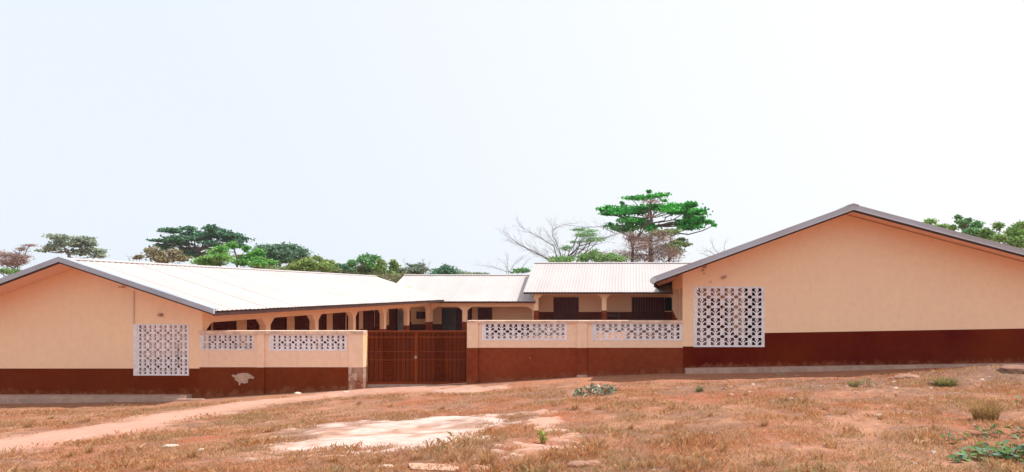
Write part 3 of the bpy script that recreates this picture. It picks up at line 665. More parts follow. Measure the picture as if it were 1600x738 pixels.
# ------------------------------------------------------------------ gate
def gate():
    Y = YF+.30; xa, xb = X(569, Y)+.0, X(731, Y); xc = X(651.5, Y); zt, zb = Z(517, Y), Z(600.5, Y)
    root = empty('metal_gate', (xc, Y, zb)); tag(root, 'brown double leaf metal gate with a small padlock, closed', 'gate')
    for (l, r_) in ((xa+.01, xc-.012), (xc+.012, xb-.01)):
        mb = MB(); fw = .05; st = .075
        mb.plate([[(l,zb),(r_,zb),(r_,zt),(l,zt)], [(l+fw,zb+.06),(l+fw,zt-.055),(r_-fw,zt-.055),(r_-fw,zb+.06)]], Y-.03, Y+.03)
        leaf = mb.build('gate_leaf', GATE, root)
        for py, hh in ((527, .045), (549.5, .028), (562.3, .028), (597, .025)):
            z_ = Z(py, Y); mb = MB(); mb.box(l+fw, r_-fw, Y-.04, Y-.012, z_-hh/2, z_+hh/2); mb.build('rail', GATE, leaf)
        n = 11; p = (r_-l-2*fw)/n
        for i in range(n):
            a = l+fw+i*p; b = a+p
            if i in (4, 5):
                mb = MB(); mb.box(a, b-.001, Y+.012, Y+.02, zb+.06, zt-.055); mb.box(a-.008, a+.008, Y-.011, Y+.012, zb+.061, zt-.056)
                if i == 5: mb.box(b-.008, b+.006, Y-.011, Y+.012, zb+.061, zt-.056)
                mb.build('back_sheet', GATE_S, leaf)
                cell = .082; z = zb+.08; mb = MB()
                while z+cell < Z(530, Y):
                    c0, c1 = a+.018, b-.018; zm = z+cell*.45
                    # hammered square boss: a low pyramid
                    mb.add([(c0,Y+.01,z),(c1,Y+.01,z),(c1,Y+.01,z+cell*.86),(c0,Y+.01,z+cell*.86),((c0+c1)/2,Y-.03,zm)], [(0,1,4),(1,2,4),(2,3,4),(3,0,4)])
                    z += cell
                mb.build('ornament_strip', GATE_S, leaf)
            else:
                mb = MB(); s0, s1 = a+.012, b-.012; q = .022
                pr_ = [(a+.0005, Y+.018), (s0+.006, Y+.018), (s0+q, Y-.018), (s1-q, Y-.018), (s1-.006, Y+.018), (b-.0005, Y+.018)]
                vv = [(x_, y_, z_) for z_ in (zb+.055, zt-.05) for x_, y_ in pr_]; m = len(pr_)
                mb.add(vv, [(k, k+1, k+1+m, k+m) for k in range(m-1)]); mb.build('slat', GATE_S, leaf, fix=False)
    mb = MB(); mb.box(xc-.065, xc+.03, Y-.062, Y-.045, zb+.01, zt-.06); mb.build('closing_stile', GATE, root)
    z_ = Z(557.5, Y); mb = MB(); mb.box(xc-.05, xc+.03, Y-.10, Y-.07, z_-.06, z_-.0)
    mb.tube([(xc-.035, Y-.085, z_), (xc-.035, Y-.085, z_+.035), (xc-.01, Y-.085, z_+.055), (xc+.015, Y-.085, z_+.035), (xc+.015, Y-.085, z_)], .008, 6)
    root2 = mb.build('padlock', STEEL, None); tag(root2, 'small steel padlock hanging where the two gate leaves meet', 'padlock')
    mb = MB()
    for k in range(8):
        t = k/7*math.pi; mb.tube([(xc-.05+.08*k/7, Y-.066-.03*math.sin(t), z_+.03-.02*math.sin(t)), (xc-.04+.08*k/7, Y-.07-.03*math.sin(t), z_+.035-.02*math.sin(t))], .008, 5)
    mb.build('latch', STEEL, root)
    # threshold
    mb = MB(); mb.box(xa-.02, xb+.02, Y-.06, Y+.12, -.5, zb-.012); o = mb.build('threshold', CEM, root)
    return root
GT = gate()

# ------------------------------------------------------------------ trees
def P(px, py, Y): return Vector((X(px, Y), Y, Z(py, Y)))
def leaves_np(centers, radii, n, size, aspect, cols, rg, hang=0.):
    """many small two-triangle leaves gathered in sprays through ellipsoids"""
    centers = np.array(centers); radii = np.array(radii); vol = (radii[:, 0]*radii[:, 2])**.9; pr = vol/vol.sum()
    k = rg.choice(len(centers), n//14+1, p=pr)
    d = rg.normal(size=(len(k), 3)); d /= np.linalg.norm(d, axis=1)[:, None]; d *= (rg.random(len(k))**.45)[:, None]
    sc = centers[k]+d*radii[k]
    sprayshade = rg.random(len(k))
    idx = np.repeat(np.arange(len(k)), 14)[:n]
    r0 = np.minimum(radii[k][idx], size*5.0)
    c = sc[idx]+rg.normal(size=(n, 3))*np.stack([r0[:, 0]*.42, r0[:, 1]*.42, r0[:, 2]*.30], 1)
    u = rg.normal(size=(n, 3)); u[:, 2] = u[:, 2]*.6-hang; u /= np.linalg.norm(u, axis=1)[:, None]
    v = rg.normal(size=(n, 3)); v -= (v*u).sum(1)[:, None]*u; v /= np.linalg.norm(v, axis=1)[:, None]
    s = size*(.6+.8*rg.random(n))[:, None]
    p = np.stack([c-u*s*.5, c+v*s*.5*aspect-u*s*.05, c+u*s*.5, c-v*s*.5*aspect+u*s*.05], 1).reshape(-1, 3)
    f = np.arange(n*4).reshape(-1, 4)
    cols = np.array(cols); ci = (sprayshade[idx]*.75+rg.random(n)*.25)*(len(cols)-1); lo = np.floor(ci).astype(int).clip(0, len(cols)-1); hi = (lo+1).clip(0, len(cols)-1); t = (ci-lo)[:, None]
    cc = (cols[lo]*(1-t)+cols[hi]*t)*(.85+.3*rg.random(n))[:, None]
    return p, f, np.repeat(cc, 4, 0)
LEAFM = mat('tree_leaves', (.1,.2,.05), .6, attr='Col', spec=.25, trans=.3)
def wob(a, b, n, amp, rg, sag=0):
    pts = []
    for i in range(n+1):
        t = i/n; p = a.lerp(b, t); k = math.sin(t*math.pi)
        pts.append(p+Vector((rg.normal()*amp*k, rg.normal()*amp*k, rg.normal()*amp*k*.6+sag*k)))
    return pts
def twigs(mb, p, d, L, r, depth, rg, spread=.7, n=3):
    q = p+d*L; mid = p+d*L*.5+Vector(rg.normal(size=3))*L*.06
    mb.tube([p, mid, q], [r, r*.8, r*.55], 4 if r > .03 else 3, cap=False)
    if depth <= 0: return
    for i in range(n):
        t = .35+.65*(i+1)/n; s = p.lerp(q, t); dd = (d+Vector(rg.normal(size=3))*spread*.6+Vector((0, 0, .12))).normalized()
        twigs(mb, s, dd, L*rg.uniform(.45, .75), r*.55, depth-1, rg, spread, n)
def tree(label, Y, trunk, clumps, cols, n, size, seed, tr=.3, fork=None, dep=.8, aspect=.5, group='trees behind the school', name='tree', cat='tree', bare=None, bark=None, hang=0., twig=1):
    """trunk: px list base->top; clumps: (px,py,rx,ry) in photo pixels at distance Y"""
    rg = np.random.default_rng(seed)
    gz = float(ground_z(X(trunk[0][0], Y), Y)); base = P(*trunk[0], Y); base.z = gz
    root = empty(name, base); tag(root, label, cat, group)
    path = [base]+[P(*p, Y) for p in trunk[1:]]; 
    if len(trunk) == 1: path.append(P(trunk[0][0], trunk[0][1], Y))
    pts = []
    for a, b in zip(path, path[1:]): pts += wob(a, b, 3, tr*.3, rg)[:-1]
    pts.append(path[-1]); m = len(pts)
    mb = MB(); mb.tube(pts, [tr*(1-.72*i/(m-1)) for i in range(m)], 8)
    fk = int(m*(fork if fork is not None else .45)); cen = []; rad = []
    for (cx_, cy_, rx, ry) in clumps:
        c = P(cx_, cy_, Y)+Vector((0, rg.uniform(-1, 1)*dep*2, 0)); rX, rZ = rx/F*Y, ry/F*Y; cen.append(c); rad.append((rX, max(rX*dep, rZ), rZ))
        zt = c.z-rZ*.4
        cand = [p for p in pts[fk:] if p.z < zt] or [pts[fk]]
        s = cand[rg.integers(max(0, len(cand)-3), len(cand))]
        e_ = c+Vector((0, 0, -rZ*.3)); L = (e_-s).length
        lp = wob(s, e_, 5, L*.05, rg, sag=-L*.05); r0 = min(tr*.4, .03+L*.02)
        mb.tube(lp, [r0*(1-.13*i) for i in range(6)], 5, cap=False)
        for q in range(4*twig):
            d_ = Vector((rg.normal()*rX, rg.normal()*rX*dep, abs(rg.normal())*rZ)); 
            if d_.length < .01: continue
            twigs(mb, lp[rg.integers(3, 6)], d_.normalized(), min(d_.length, rX*.9)*.8, r0*.3, 1, rg)
    if bare:
        for pl, r0, dpt in bare:
            q = [P(a, b, Y)+Vector((0, rg.normal()*.5, 0)) for a, b in pl]; fine = []
            for a, b in zip(q, q[1:]): fine += wob(a, b, 3, (b-a).length*.03, rg)[:-1]
            fine.append(q[-1]); k = len(fine); r0 *= .75; mb.tube(fine, [r0*(1-.8*i/(k-1)) for i in range(k)], 5, cap=False)
            for i in range(1, k):
                for _ in range(3):
                    dd = ((fine[i]-fine[i-1]).normalized()+Vector(rg.normal(size=3))*.55+Vector((0, 0, .2))).normalized()
                    twigs(mb, fine[i], dd, (q[-1]-q[0]).length*rg.uniform(.1, .22), r0*.24*(1-.5*i/k), dpt, rg)
    mb.build('trunk', bark or BARK, root, smooth=True, fix=False)
    if n:
        v, f, c = leaves_np(cen, rad, n, size, aspect, cols, rg, hang); v = v-np.array(base)
        link('crown', np_mesh('crown', v, f, LEAFM, np.clip(c*1.9, 0, .6)), root)
    return root
EMER = [(.012,.085,.015), (.022,.16,.025), (.04,.24,.035), (.08,.33,.045)]
DTEAL = [(.02,.05,.032), (.035,.085,.05), (.05,.13,.07), (.075,.17,.09)]
LIME = [(.05,.09,.03), (.09,.16,.055), (.13,.22,.08), (.17,.27,.11)]
OLIVE = [(.09,.09,.05), (.14,.14,.08), (.18,.18,.10), (.22,.24,.13)]
GREYG = [(.08,.10,.08), (.13,.16,.12), (.19,.23,.17), (.24,.27,.19)]
BROWN = [(.12,.075,.07), (.17,.11,.10), (.22,.15,.13), (.2,.19,.13)]
YELL = [(.10,.09,.05), (.14,.13,.07), (.18,.14,.09), (.10,.13,.06)]
NEEM = [(.03,.08,.03), (.06,.14,.05), (.1,.22,.08), (.16,.28,.12)]

tree('tall tree with flat tiers of vivid green leaves rising above the raised block', 75, [(1017,420),(1016,380),(1018,340),(1015,304)],
     [(985,309,12,2.5),(1002,307,12,3),(1020,309,14,3),(1037,305,10,3),(1014,302,3,2.5),(1036,312,8,2.5),
      (945,327,9,4),(960,327,13,4.5),(980,329,14,5),(1000,328,14,6),(970,333,18,4),(1045,323,16,5),(1062,321,14,4.5),(1078,320,9,3.5),(1050,330,18,4.5),(1070,330,16,5),(1090,333,11,5),(1085,338,12,4),(948,336,8,3),(1025,326,12,4),(971,318,5,3),
      (952,352,9,3),(965,357,11,4),(985,347,14,5),(1003,347,12,5),(980,355,14,5),(1010,352,10,5),(1020,360,10,4),
      (1068,347,12,6),(1080,350,13,6.5),(1090,352,8,6),(1076,357,12,3.5),(1103,347,8,3),(1115,352,4,2.3),(1097,343,4,3)],
     EMER, 9000, .38, 11, .34, .35, aspect=.75)
tree('brown vine choked tree with dry tangled foliage under the tall green tree', 70, [(990,425),(988,400),(985,366)],
     [(985,372,10,9),(1010,368,14,8),(1035,372,16,10),(1000,385,20,10),(1030,390,20,12),(975,398,22,9),(1050,398,16,10),(945,402,18,6),(1010,402,30,8),(1018,318,12,3.5),(1018,337,8,3),(930,396,12,4)],
     BROWN, 10000, .28, 12, .3, .3, aspect=.22, twig=3)
tree('sparse olive tree leaning out to the right beside the raised roof', 72, [(1045,420),(1045,390),(1048,372)],
     [(1035,366,14,4),(1050,363,9,3),(1060,380,12,4),(1068,373,7,3),(1075,381,6,2.5),(1050,385,10,4),(1055,392,10,5)], [(.1,.1,.05),(.11,.16,.06),(.12,.2,.08),(.16,.22,.1)], 2600, .36, 13, .2, .2, twig=2)
tree('bare spreading tree with long leafless limbs left of the tall green tree', 66, [(885,425),(880,412)], [(905,358,10,2),(925,362,8,2),(915,368,14,4),(925,376,12,4),(900,378,10,3),(885,388,8,4),(935,372,10,3)],
     [(.12,.22,.12),(.15,.26,.14),(.2,.3,.18)], 1500, .26, 14, .25, .5, bark=BARK_P, bare=[
     ([(868,415),(850,402),(825,390),(790,369)],.10,2),([(865,412),(840,395),(815,384),(795,374)],.08,1),([(872,413),(866,385),(845,372),(810,352)],.10,2),
     ([(878,412),(873,390),(864,370),(863,352)],.09,2),([(876,400),(866,378),(850,360)],.06,1),([(885,408),(905,385),(945,372),(968,364)],.13,2),([(890,410),(905,395),(920,385),(950,378)],.08,2),([(960,364),(945,355),(915,355),(885,350)],.07,1),([(862,360),(880,352),(905,347)],.04,1)])
tree('row of bright green bushes along the back of the raised roof', 56, [(925,422),(925,412)], [(880,409,9,4),(893,407,7,4),(915,404,8,6),(930,401,7,8),(938,405,8,5),(955,403,10,5),(968,406,9,4),(870,404,12,4)], LIME, 3600, .26, 15, .1, .2, name='bush', cat='bush', dep=1.5)
tree('leafless thin tree standing behind the low middle roof', 90, [(795,440),(794,420)], [(796,425,5,2),(812,423,8,3),(820,422,6,3)], NEEM, 700, .35, 16, .14, .5, bark=BARK_P, bare=[
     ([(793,428),(793,408),(792,400)],.06,2),([(795,425),(805,412),(815,405)],.05,2),([(790,425),(775,418),(750,415)],.06,2),([(795,424),(785,410),(778,404)],.04,2),([(812,424),(822,412),(828,405)],.05,2)])
tree('bare twiggy tree top showing just left of the right gable roof', 62, [(1125,430),(1125,402)], [], [], 0, .3, 17, .1, .5, bark=BARK_P, bare=[
     ([(1125,405),(1118,388),(1112,378)],.05,2),([(1128,400),(1133,385),(1136,376)],.04,1),([(1122,402),(1108,393),(1098,391)],.04,2),([(1118,404),(1100,398),(1090,396)],.04,1)])
tree('dark round distant tree behind the low middle roof at its left end', 110, [(693,440),(693,425)], [(682,424,10,5),(697,421,9,6),(705,425,9,5),(690,428,16,4)], DTEAL, 2200, .5, 18, .3, .3)
tree('small bluish distant tree over the middle of the low roof', 130, [(727,436),(727,428)], [(722,427,7,2.5),(735,428,10,2),(750,428,10,1.5)], GREYG, 900, .5, 19, .3, .3)
tree('dark scrubby tree with bare twigs at the left end of the low middle roof', 75, [(640,440),(640,428)], [(632,425,9,5),(645,418,10,6),(655,424,12,5),(640,430,16,5)], [(.05,.07,.05),(.08,.11,.07),(.1,.13,.09),(.16,.12,.1)], 2400, .36, 20, .2, .3,
     bare=[([(630,430),(637,415),(632,406)],.04,1),([(655,430),(657,412),(657,408)],.04,2),([(665,430),(668,415),(672,410)],.04,1)], bark=BARK_P)
tree('upright leafy young tree with three green plumes near the end of the long roof', 58, [(583,440),(581,425),(579,404)],
     [(556,412,6,5),(561,406,5,4),(572,400,4,4),(575,407,5,6),(585,404,6,5),(587,412,6,7),(565,418,8,6),(580,420,10,6)], NEEM, 3600, .26, 21, .12, .3, hang=.4)
tree('bushy green tree in the dip between the long roof and the low roof', 54, [(603,442),(603,430)],
     [(597,411,5,5),(599,419,7,7),(612,410,4,5),(613,418,6,7),(606,429,12,6),(590,430,12,5),(620,433,12,5)], [(.05,.09,.03),(.09,.15,.04),(.13,.2,.06),(.2,.15,.1)], 3600, .25, 22, .12, .2)
tree('low brownish green shrub mass filling the gap behind the roof corner', 52, [(625,450),(625,440)], [(600,436,12,5),(618,438,12,5),(632,436,8,5),(612,432,8,4),(645,432,8,4)], [(.12,.09,.06),(.16,.13,.08),(.1,.14,.06),(.2,.15,.11)], 3000, .2, 23, .08, .2, aspect=.3, name='bush', cat='bush')
tree('broad bright green bush beyond the far half of the long roof', 56, [(500,432),(498,418)], [(478,417,10,6),(492,412,12,7),(497,404,5,4),(508,412,10,6),(512,418,12,6),(485,420,16,5),(475,412,7,4)], [(.06,.09,.03),(.10,.15,.04),(.14,.21,.05),(.2,.2,.09)], 4200, .24, 24, .12, .2)
tree('small dark green tree beside the broad bush behind the long roof', 60, [(535,434),(535,424)], [(530,417,8,4),(540,420,10,5),(545,424,10,4),(524,424,8,4)], DTEAL[1:]+[(.1,.17,.08)], 1900, .27, 25, .1, .2)
tree('rounded grey green tree with pale limbs behind the middle of the long roof', 85, [(437,432),(437,412),(437,400)],
     [(437,386,14,6),(420,391,12,6),(455,391,13,6),(410,399,9,6),(468,399,11,6),(438,397,18,7),(425,405,14,6),(455,405,16,6),(475,404,7,4),(404,408,6,5)], [(.03,.065,.04),(.05,.1,.06),(.075,.145,.085),(.12,.17,.11)], 6500, .38, 26, .3, .25, bark=BARK_P, aspect=.6)
tree('spreading dark umbrella tree standing highest behind the long left roof', 95, [(312,430),(312,405),(310,388)],
     [(288,357,9,3),(278,362,12,3.5),(292,364,14,4),(275,373,13,3.5),(295,374,16,4),(265,377,12,2.5),(252,376,5,1.5),(320,366,14,4.5),(327,358,10,3.5),(336,357,6,4.5),(338,366,14,5),(308,372,12,4),(348,365,10,3.5),(360,367,13,3.5),(370,373,12,4),(352,373,10,4),(382,378,5,2),(375,384,9,3.5),(338,381,10,3),(262,386,12,3),(250,390,5,2.5),(285,390,10,4),(300,397,12,5),(283,381,14,3)],
     DTEAL, 9500, .46, 27, .45, .45, aspect=.6)
tree('yellow brown dry tree in front of the dark umbrella tree', 60, [(262,412),(262,404)], [(242,402,8,5),(255,395,8,5),(262,401,10,6),(272,396,7,6),(280,404,9,5),(246,407,12,3)], YELL, 3000, .26, 28, .12, .2, aspect=.6)
tree('bright green leafy tree spreading along the long left roof', 58, [(345,415),(345,400)], [(300,409,12,3.5),(315,405,10,4),(325,396,8,5),(340,394,10,5),(338,403,14,5),(355,403,12,5),(320,411,16,3)], [(.05,.12,.03),(.08,.18,.04),(.12,.25,.06),(.18,.26,.09)], 5000, .26, 29, .14, .2, hang=.3)
tree('taller green sapling with two upright tufts behind the long left roof', 56, [(375,418),(370,405),(366,388)], [(365,383,5,4.5),(362,391,7,4.5),(371,402,9,5),(388,394,7,6),(392,390,4,4),(382,400,8,6),(395,405,9,4),(405,410,10,4),(378,410,12,4),(415,412,8,3.5)], [(.03,.11,.03),(.05,.18,.04),(.1,.26,.05),(.2,.24,.07)], 5600, .26, 30, .12, .2, hang=.3)
tree('low mixed green bush under the rounded grey green tree', 57, [(430,436),(430,420)], [(415,418,12,4),(432,421,12,4),(450,422,14,4.5),(466,424,10,5),(475,421,6,4),(440,417,8,3)], [(.06,.09,.04),(.10,.15,.06),(.15,.19,.08),(.2,.16,.11)], 3400, .24, 41, .1, .2, name='bush', cat='bush')
tree('dusty green bush between the small dark tree and the plumed young tree', 57, [(545,440),(545,424)], [(540,428,12,4),(553,425,8,5),(556,419,7,4),(565,430,12,5),(525,424,8,4)], [(.06,.09,.04),(.10,.14,.06),(.16,.19,.09),(.2,.15,.11)], 2800, .24, 42, .1, .2, name='bush', cat='bush')
tree('tiny dry shrub top showing over the long roof near its front', 60, [(208,412),(208,405)], [(206,402,5,2.5),(213,401,4,3)], YELL, 500, .2, 31, .08, .2, bare=[([(200,408),(205,402),(210,398)],.03,1)], name='bush', cat='bush')
tree('pale grey green tree directly above the left gable peak', 80, [(108,425),(108,402),(107,390)],
     [(84,375,10,4),(76,381,9,4),(100,371,12,4),(118,373,11,4.5),(108,380,14,4.5),(130,379,8,4),(72,389,8,2.5),(92,387,10,4),(124,388,9,4),(138,392,9,3.5),(140,399,8,3),(112,394,12,4),(66,392,6,2)], GREYG, 4600, .36, 32, .3, .4, aspect=.5)
tree('bare brownish purple tree tangle at the far left edge', 60, [(20,440),(22,420)], [(5,395,12,5),(22,388,7,3),(40,383,9,2),(30,400,14,5),(48,403,12,5),(10,408,14,6),(52,410,8,5),(35,412,14,5),(-15,400,14,8)], BROWN, 5200, .24, 33, .2, .3, aspect=.2, twig=3, bark=BARK_P)
tree('small bright green bush at the far left behind the gable', 40, [(5,450),(5,432)], [(2,424,9,4.5),(16,424,7,3.5),(-12,426,12,6),(4,430,12,4)], LIME, 2200, .14, 34, .06, .2, name='bush', cat='bush')
tree('loose green bush at the top of the right roof slope', 52, [(1465,420),(1465,370)], [(1450,347,7,4),(1458,350,8,4.5),(1472,354,9,3.5),(1485,357,6,4),(1465,362,20,6)], [(.08,.14,.04),(.12,.2,.06),(.16,.26,.08),(.2,.3,.1)], 2600, .24, 35, .12, .3)
tree('young tree with separate green plumes rising over the right roof', 50, [(1515,430),(1512,380),(1510,352)], [(1500,339,4.5,3.5),(1502,347,5,3),(1515,343,4,3),(1513,351,6,4),(1530,342,5,3.5),(1532,350,7,5),(1528,359,9,5),(1515,364,10,6),(1535,366,10,6)], NEEM, 4000, .23, 36, .12, .3, hang=.35)
tree('dense mixed green thicket above the right end of the roof', 48, [(1572,430),(1570,390),(1570,372)], [(1550,362,9,6),(1562,351,7,4),(1555,372,10,8),(1572,365,9,7),(1578,352,6,4),(1570,382,12,8),(1590,352,9,5),(1592,365,10,8),(1588,380,12,8),(1610,360,12,10),(1630,370,18,12),(1545,375,10,6)],
     [(.04,.1,.03),(.08,.15,.04),(.13,.22,.05),(.18,.2,.09)], 8000, .22, 37, .14, .3)

# ------------------------------------------------------------------ grass, weeds, stones
def grass_field(name, n, label):
    rg = np.random.default_rng(51); pts = []
    y = 5.6+(18.9-5.6)*rg.random(n*2)**1.25; x = (rg.random(n*2)*1.02)*(X(1640, 1)-X(-20, 1))*y+X(-30, 1)*y
    p, s, s2 = masks(x, y); dn = fbm(x*.8+3, y*.9+8, 4); d2 = fbm(x*3+3, y*3.3+8, 3)
    pr = sstep(.36, .56, dn*.55+d2*.45)*(1-p)**2*(1-s*1.0)*(1-s2)*(1-.85*sstep(17.2, 18.4, y)*(x > -9))
    k = rg.random(n*2) < pr; x = x[k][:n]; y = y[k][:n]; n = len(x)
    z = ground_z(x, y)-.005
    hgt = (.018+.05*rg.random(n)**2)*(.7+.9*sstep(.45, .65, fbm(x*1.2, y*1.2, 3)))*np.where(y < 9, 1.5, 1.1); wd = .0009+.00029*y
    a = rg.random(n)*2*np.pi; lean = rg.random(n)*.75+.05; dx, dy = np.cos(a), np.sin(a)
    b = rg.random(n)*2*np.pi; wx, wy = np.cos(b)*wd, np.sin(b)*wd*.6
    v = np.stack([np.stack([x-wx, y-wy, z], 1), np.stack([x+wx, y+wy, z], 1),
                  np.stack([x+wx*.8+dx*hgt*lean*.35, y+wy*.8+dy*hgt*lean*.35, z+hgt*.6], 1), np.stack([x+dx*hgt*lean, y+dy*hgt*lean, z+hgt*(1-.3*lean)], 1)], 1).reshape(-1, 3)
    f = np.arange(n*4).reshape(-1, 4)
    pal = np.array([(.56,.31,.18),(.60,.38,.24),(.50,.25,.12),(.44,.28,.18),(.62,.46,.33),(.46,.29,.18),(.42,.34,.21)])
    q = fbm(x*.9+70, y*.9+20, 4); ci = np.where(rg.random(n) < .5, (np.clip((q-.3)*2.5, 0, .999)*7).astype(int), rg.integers(0, 7, n))
    c = pal[ci]*np.array((1.08,.98,.82))*(.75+.45*rg.random(n))[:, None]
    return tag(link(name, np_mesh(name, v, f, GRASS, np.repeat(c, 4, 0))), label, 'grass', None, 'stuff')
grass_field('dry_grass', 190000, 'short dry straw coloured grass scattered over the red soil')

def debris_field(n):
    rg = np.random.default_rng(61)
    y = 5.6+(18.6-5.6)*rg.random(n)**1.1; x = rg.random(n)*(X(1640, 1)-X(-20, 1))*y+X(-20, 1)*y
    p, s, s2 = masks(x, y); k = rg.random(n) < np.clip(.25+.75*sstep(1, 5, x)*sstep(12, 15, y)+s2*.9, 0, 1)*(1-p)*(1-s); x, y = x[k], y[k]; n = len(x)
    z = ground_z(x, y); s = (.008+.022*rg.random(n)**3)*(.7+y*.03)
    base = np.array([(-1,-.7,0),(1,-.8,0),(.8,.8,0),(-.9,.9,0),(-.4,-.3,.7),(.5,-.2,.6),(.3,.4,.75),(-.3,.4,.6)]); fa = np.array([(4,5,6,7),(0,1,5,4),(1,2,6,5),(2,3,7,6),(3,0,4,7)])
    a = rg.random(n)*6.28; ca, sa = np.cos(a), np.sin(a)
    bx = base[None, :, 0]*s[:, None]*(.8+.6*rg.random((n, 8))); by = base[None, :, 1]*s[:, None]*(.8+.6*rg.random((n, 8)))
    v = np.stack([x[:, None]+bx*ca[:, None]-by*sa[:, None], y[:, None]+bx*sa[:, None]+by*ca[:, None], z[:, None]-.003+base[None, :, 2]*s[:, None]*.8], -1).reshape(-1, 3)
    f = (fa[None]+np.arange(n)[:, None, None]*8).reshape(-1, 4)
    pal = np.array([(.38,.22,.16),(.28,.15,.1),(.5,.38,.3),(.3,.24,.2),(.58,.5,.44),(.2,.12,.09)]); c = pal[rg.choice(6, n, p=[.28,.22,.15,.18,.07,.1])]*(.8+.4*rg.random(n))[:, None]
    tag(link('gravel', np_mesh('gravel', v, f, GRASS, np.repeat(c, 8, 0))), 'fine gravel, chips and dead leaves strewn on the soil', 'gravel', None, 'stuff')
debris_field(26000)

def tuft_mesh(seed, h, spread, n, cols, wd=.004):
    rg = np.random.default_rng(seed); a = rg.random(n)*6.28; r = spread*rg.random(n)**.7*.45; x0, y0 = r*np.cos(a), r*np.sin(a)
    hh = h*(.45+.55*rg.random(n)); ln = (.15+.65*rg.random(n)); b = a+rg.normal(size=n)*.8; dx, dy = np.cos(b)*spread*ln, np.sin(b)*spread*ln
    wx, wy = wd*np.cos(b+1.57), wd*np.sin(b+1.57); q = []
    for t, k in ((0, 1), (.5, .85), (1, .15)):
        cx_ = x0+dx*t*t; cy_ = y0+dy*t*t; cz = hh*(t-.12*t*t)-.01*(t == 0)
        q += [np.stack([cx_-wx*k, cy_-wy*k, cz], 1), np.stack([cx_+wx*k, cy_+wy*k, cz], 1)]
    v = np.stack(q, 1).reshape(-1, 3); o_ = np.arange(n)[:, None]*6
    f = np.concatenate([o_+np.array([[0, 1, 3, 2]]), o_+np.array([[2, 3, 5, 4]])], 0)
    cols = np.array(cols); c = cols[rg.integers(0, len(cols), n)]*(.75+.5*rg.random(n))[:, None]
    return np_mesh('tuft', v, f, GRASS, np.repeat(c, 6, 0))
STRAW = [(.52,.29,.14),(.46,.22,.09),(.58,.38,.22),(.4,.23,.11)]
TAN = [(.33,.21,.07),(.40,.24,.10),(.26,.17,.06),(.46,.29,.14)]
tm = [tuft_mesh(80+i, random.uniform(.09, .16), random.uniform(.08, .14), 60, STRAW) for i in range(5)]
spots = [(1165,618),(1225,628),(1258,630),(1006,652),(1038,672),(1070,692),(985,671),(1195,666),(935,640),(1290,640),(1318,648),(1375,655),(760,716),(700,722),(845,722),(880,716),(655,718),(300,716),(460,722),(520,722),(235,734),(345,706),(140,708),(110,714),(1300,700),(1110,650),(1050,640),(1130,705),(950,715),(1010,730),(1200,728),(1280,718),(590,724),(380,690),(420,675),(80,655),(135,660),(45,668),(690,640),(610,636),(560,632),(900,640),(1530,700),(1420,640)]
for i, (px, py) in enumerate(spots):
    x_, y_, z_ = hit(px, py); o = link('grass_tuft', tm[i % 5], None, (x_, y_, z_)); o.rotation_euler.z = random.uniform(0, 6); s = random.uniform(.8, 1.3)*(1.25 if y_ > 11 else .95); o.scale = (s, s, s)
    tag(o, 'small tuft of dry straw coloured grass on the red ground', 'grass tuft', 'dry grass tufts dotted over the ground')
def plant(name, label, cat, px, py, me, s=1, rot=0):
    x_, y_, z_ = hit(px, py); o = link(name, me, None, (x_, y_, z_)); o.scale = (s, s, s); o.rotation_euler.z = rot; return tag(o, label, cat)
plant('grass_clump', 'large tawny grass clump above the creeping plants at the right', 'grass clump', 1540, 656, tuft_mesh(91, .42, .42, 520, TAN, .004))
plant('grass_clump', 'low olive green grass clump on the bank under the right gable wall', 'grass clump', 1477, 603, tuft_mesh(92, .26, .55, 420, [(.2,.2,.06),(.16,.17,.05),(.3,.25,.1)], .006))
plant('grass_clump', 'orange dry grass clump at the bottom edge below the pale slab', 'grass clump', 818, 734, tuft_mesh(93, .2, .22, 160, STRAW, .004))
plant('grass_clump', 'tall dry grass clump right of the broken slab at the bottom', 'grass clump', 762, 728, tuft_mesh(94, .2, .16, 130, STRAW, .004))
plant('grass_clump', 'faint olive weed tuft left of the small leafy weed on the right', 'grass clump', 1335, 604, tuft_mesh(95, .2, .3, 160, [(.2,.2,.08),(.28,.22,.1)], .005))
plant('grass_clump', 'wispy green weed tuft on the bare ground below the right boundary wall', 'grass clump', 1093, 612, tuft_mesh(96, .22, .2, 110, [(.2,.22,.09),(.3,.25,.13)], .005))

def leaf_mesh(name, L, W, mtl):
    mb = MB(); p = [(0,0,0),(.25,.42,.05),(.6,.5,.06),(.9,.25,.03),(1.05,0,0),(.9,-.25,.03),(.6,-.5,.06),(.25,-.42,.05),(.5,0,.0)]
    mb.add([(a*L, b*W, c*L*1.5) for a, b, c in p], [(8,0,1,2),(8,2,3,4),(8,4,5,6),(8,6,7,0)]); o = mb.build('t', mtl, fix=False, smooth=True); me = o.data; me.name = name; bpy.data.objects.remove(o); return me
LEAF_G = mat('fresh_green_leaf', (.08,.17,.035), .6, (.12,.22,.05), 9, rand=.3, trans=.3)
LEAF_T = mat('teal_green_leaf', (.14,.23,.15), .55, (.07,.14,.06), 12, rand=.35, trans=.2)
LEAF_D = mat('wilted_grey_green_leaf', (.19,.21,.15), .7, (.27,.28,.21), 12, rand=.4)
big = [leaf_mesh('leaf', .105, .08, LEAF_T), leaf_mesh('leaf', .10, .07, LEAF_G), leaf_mesh('leaf', .08, .06, LEAF_T), leaf_mesh('leaf', .09, .06, LEAF_G)]
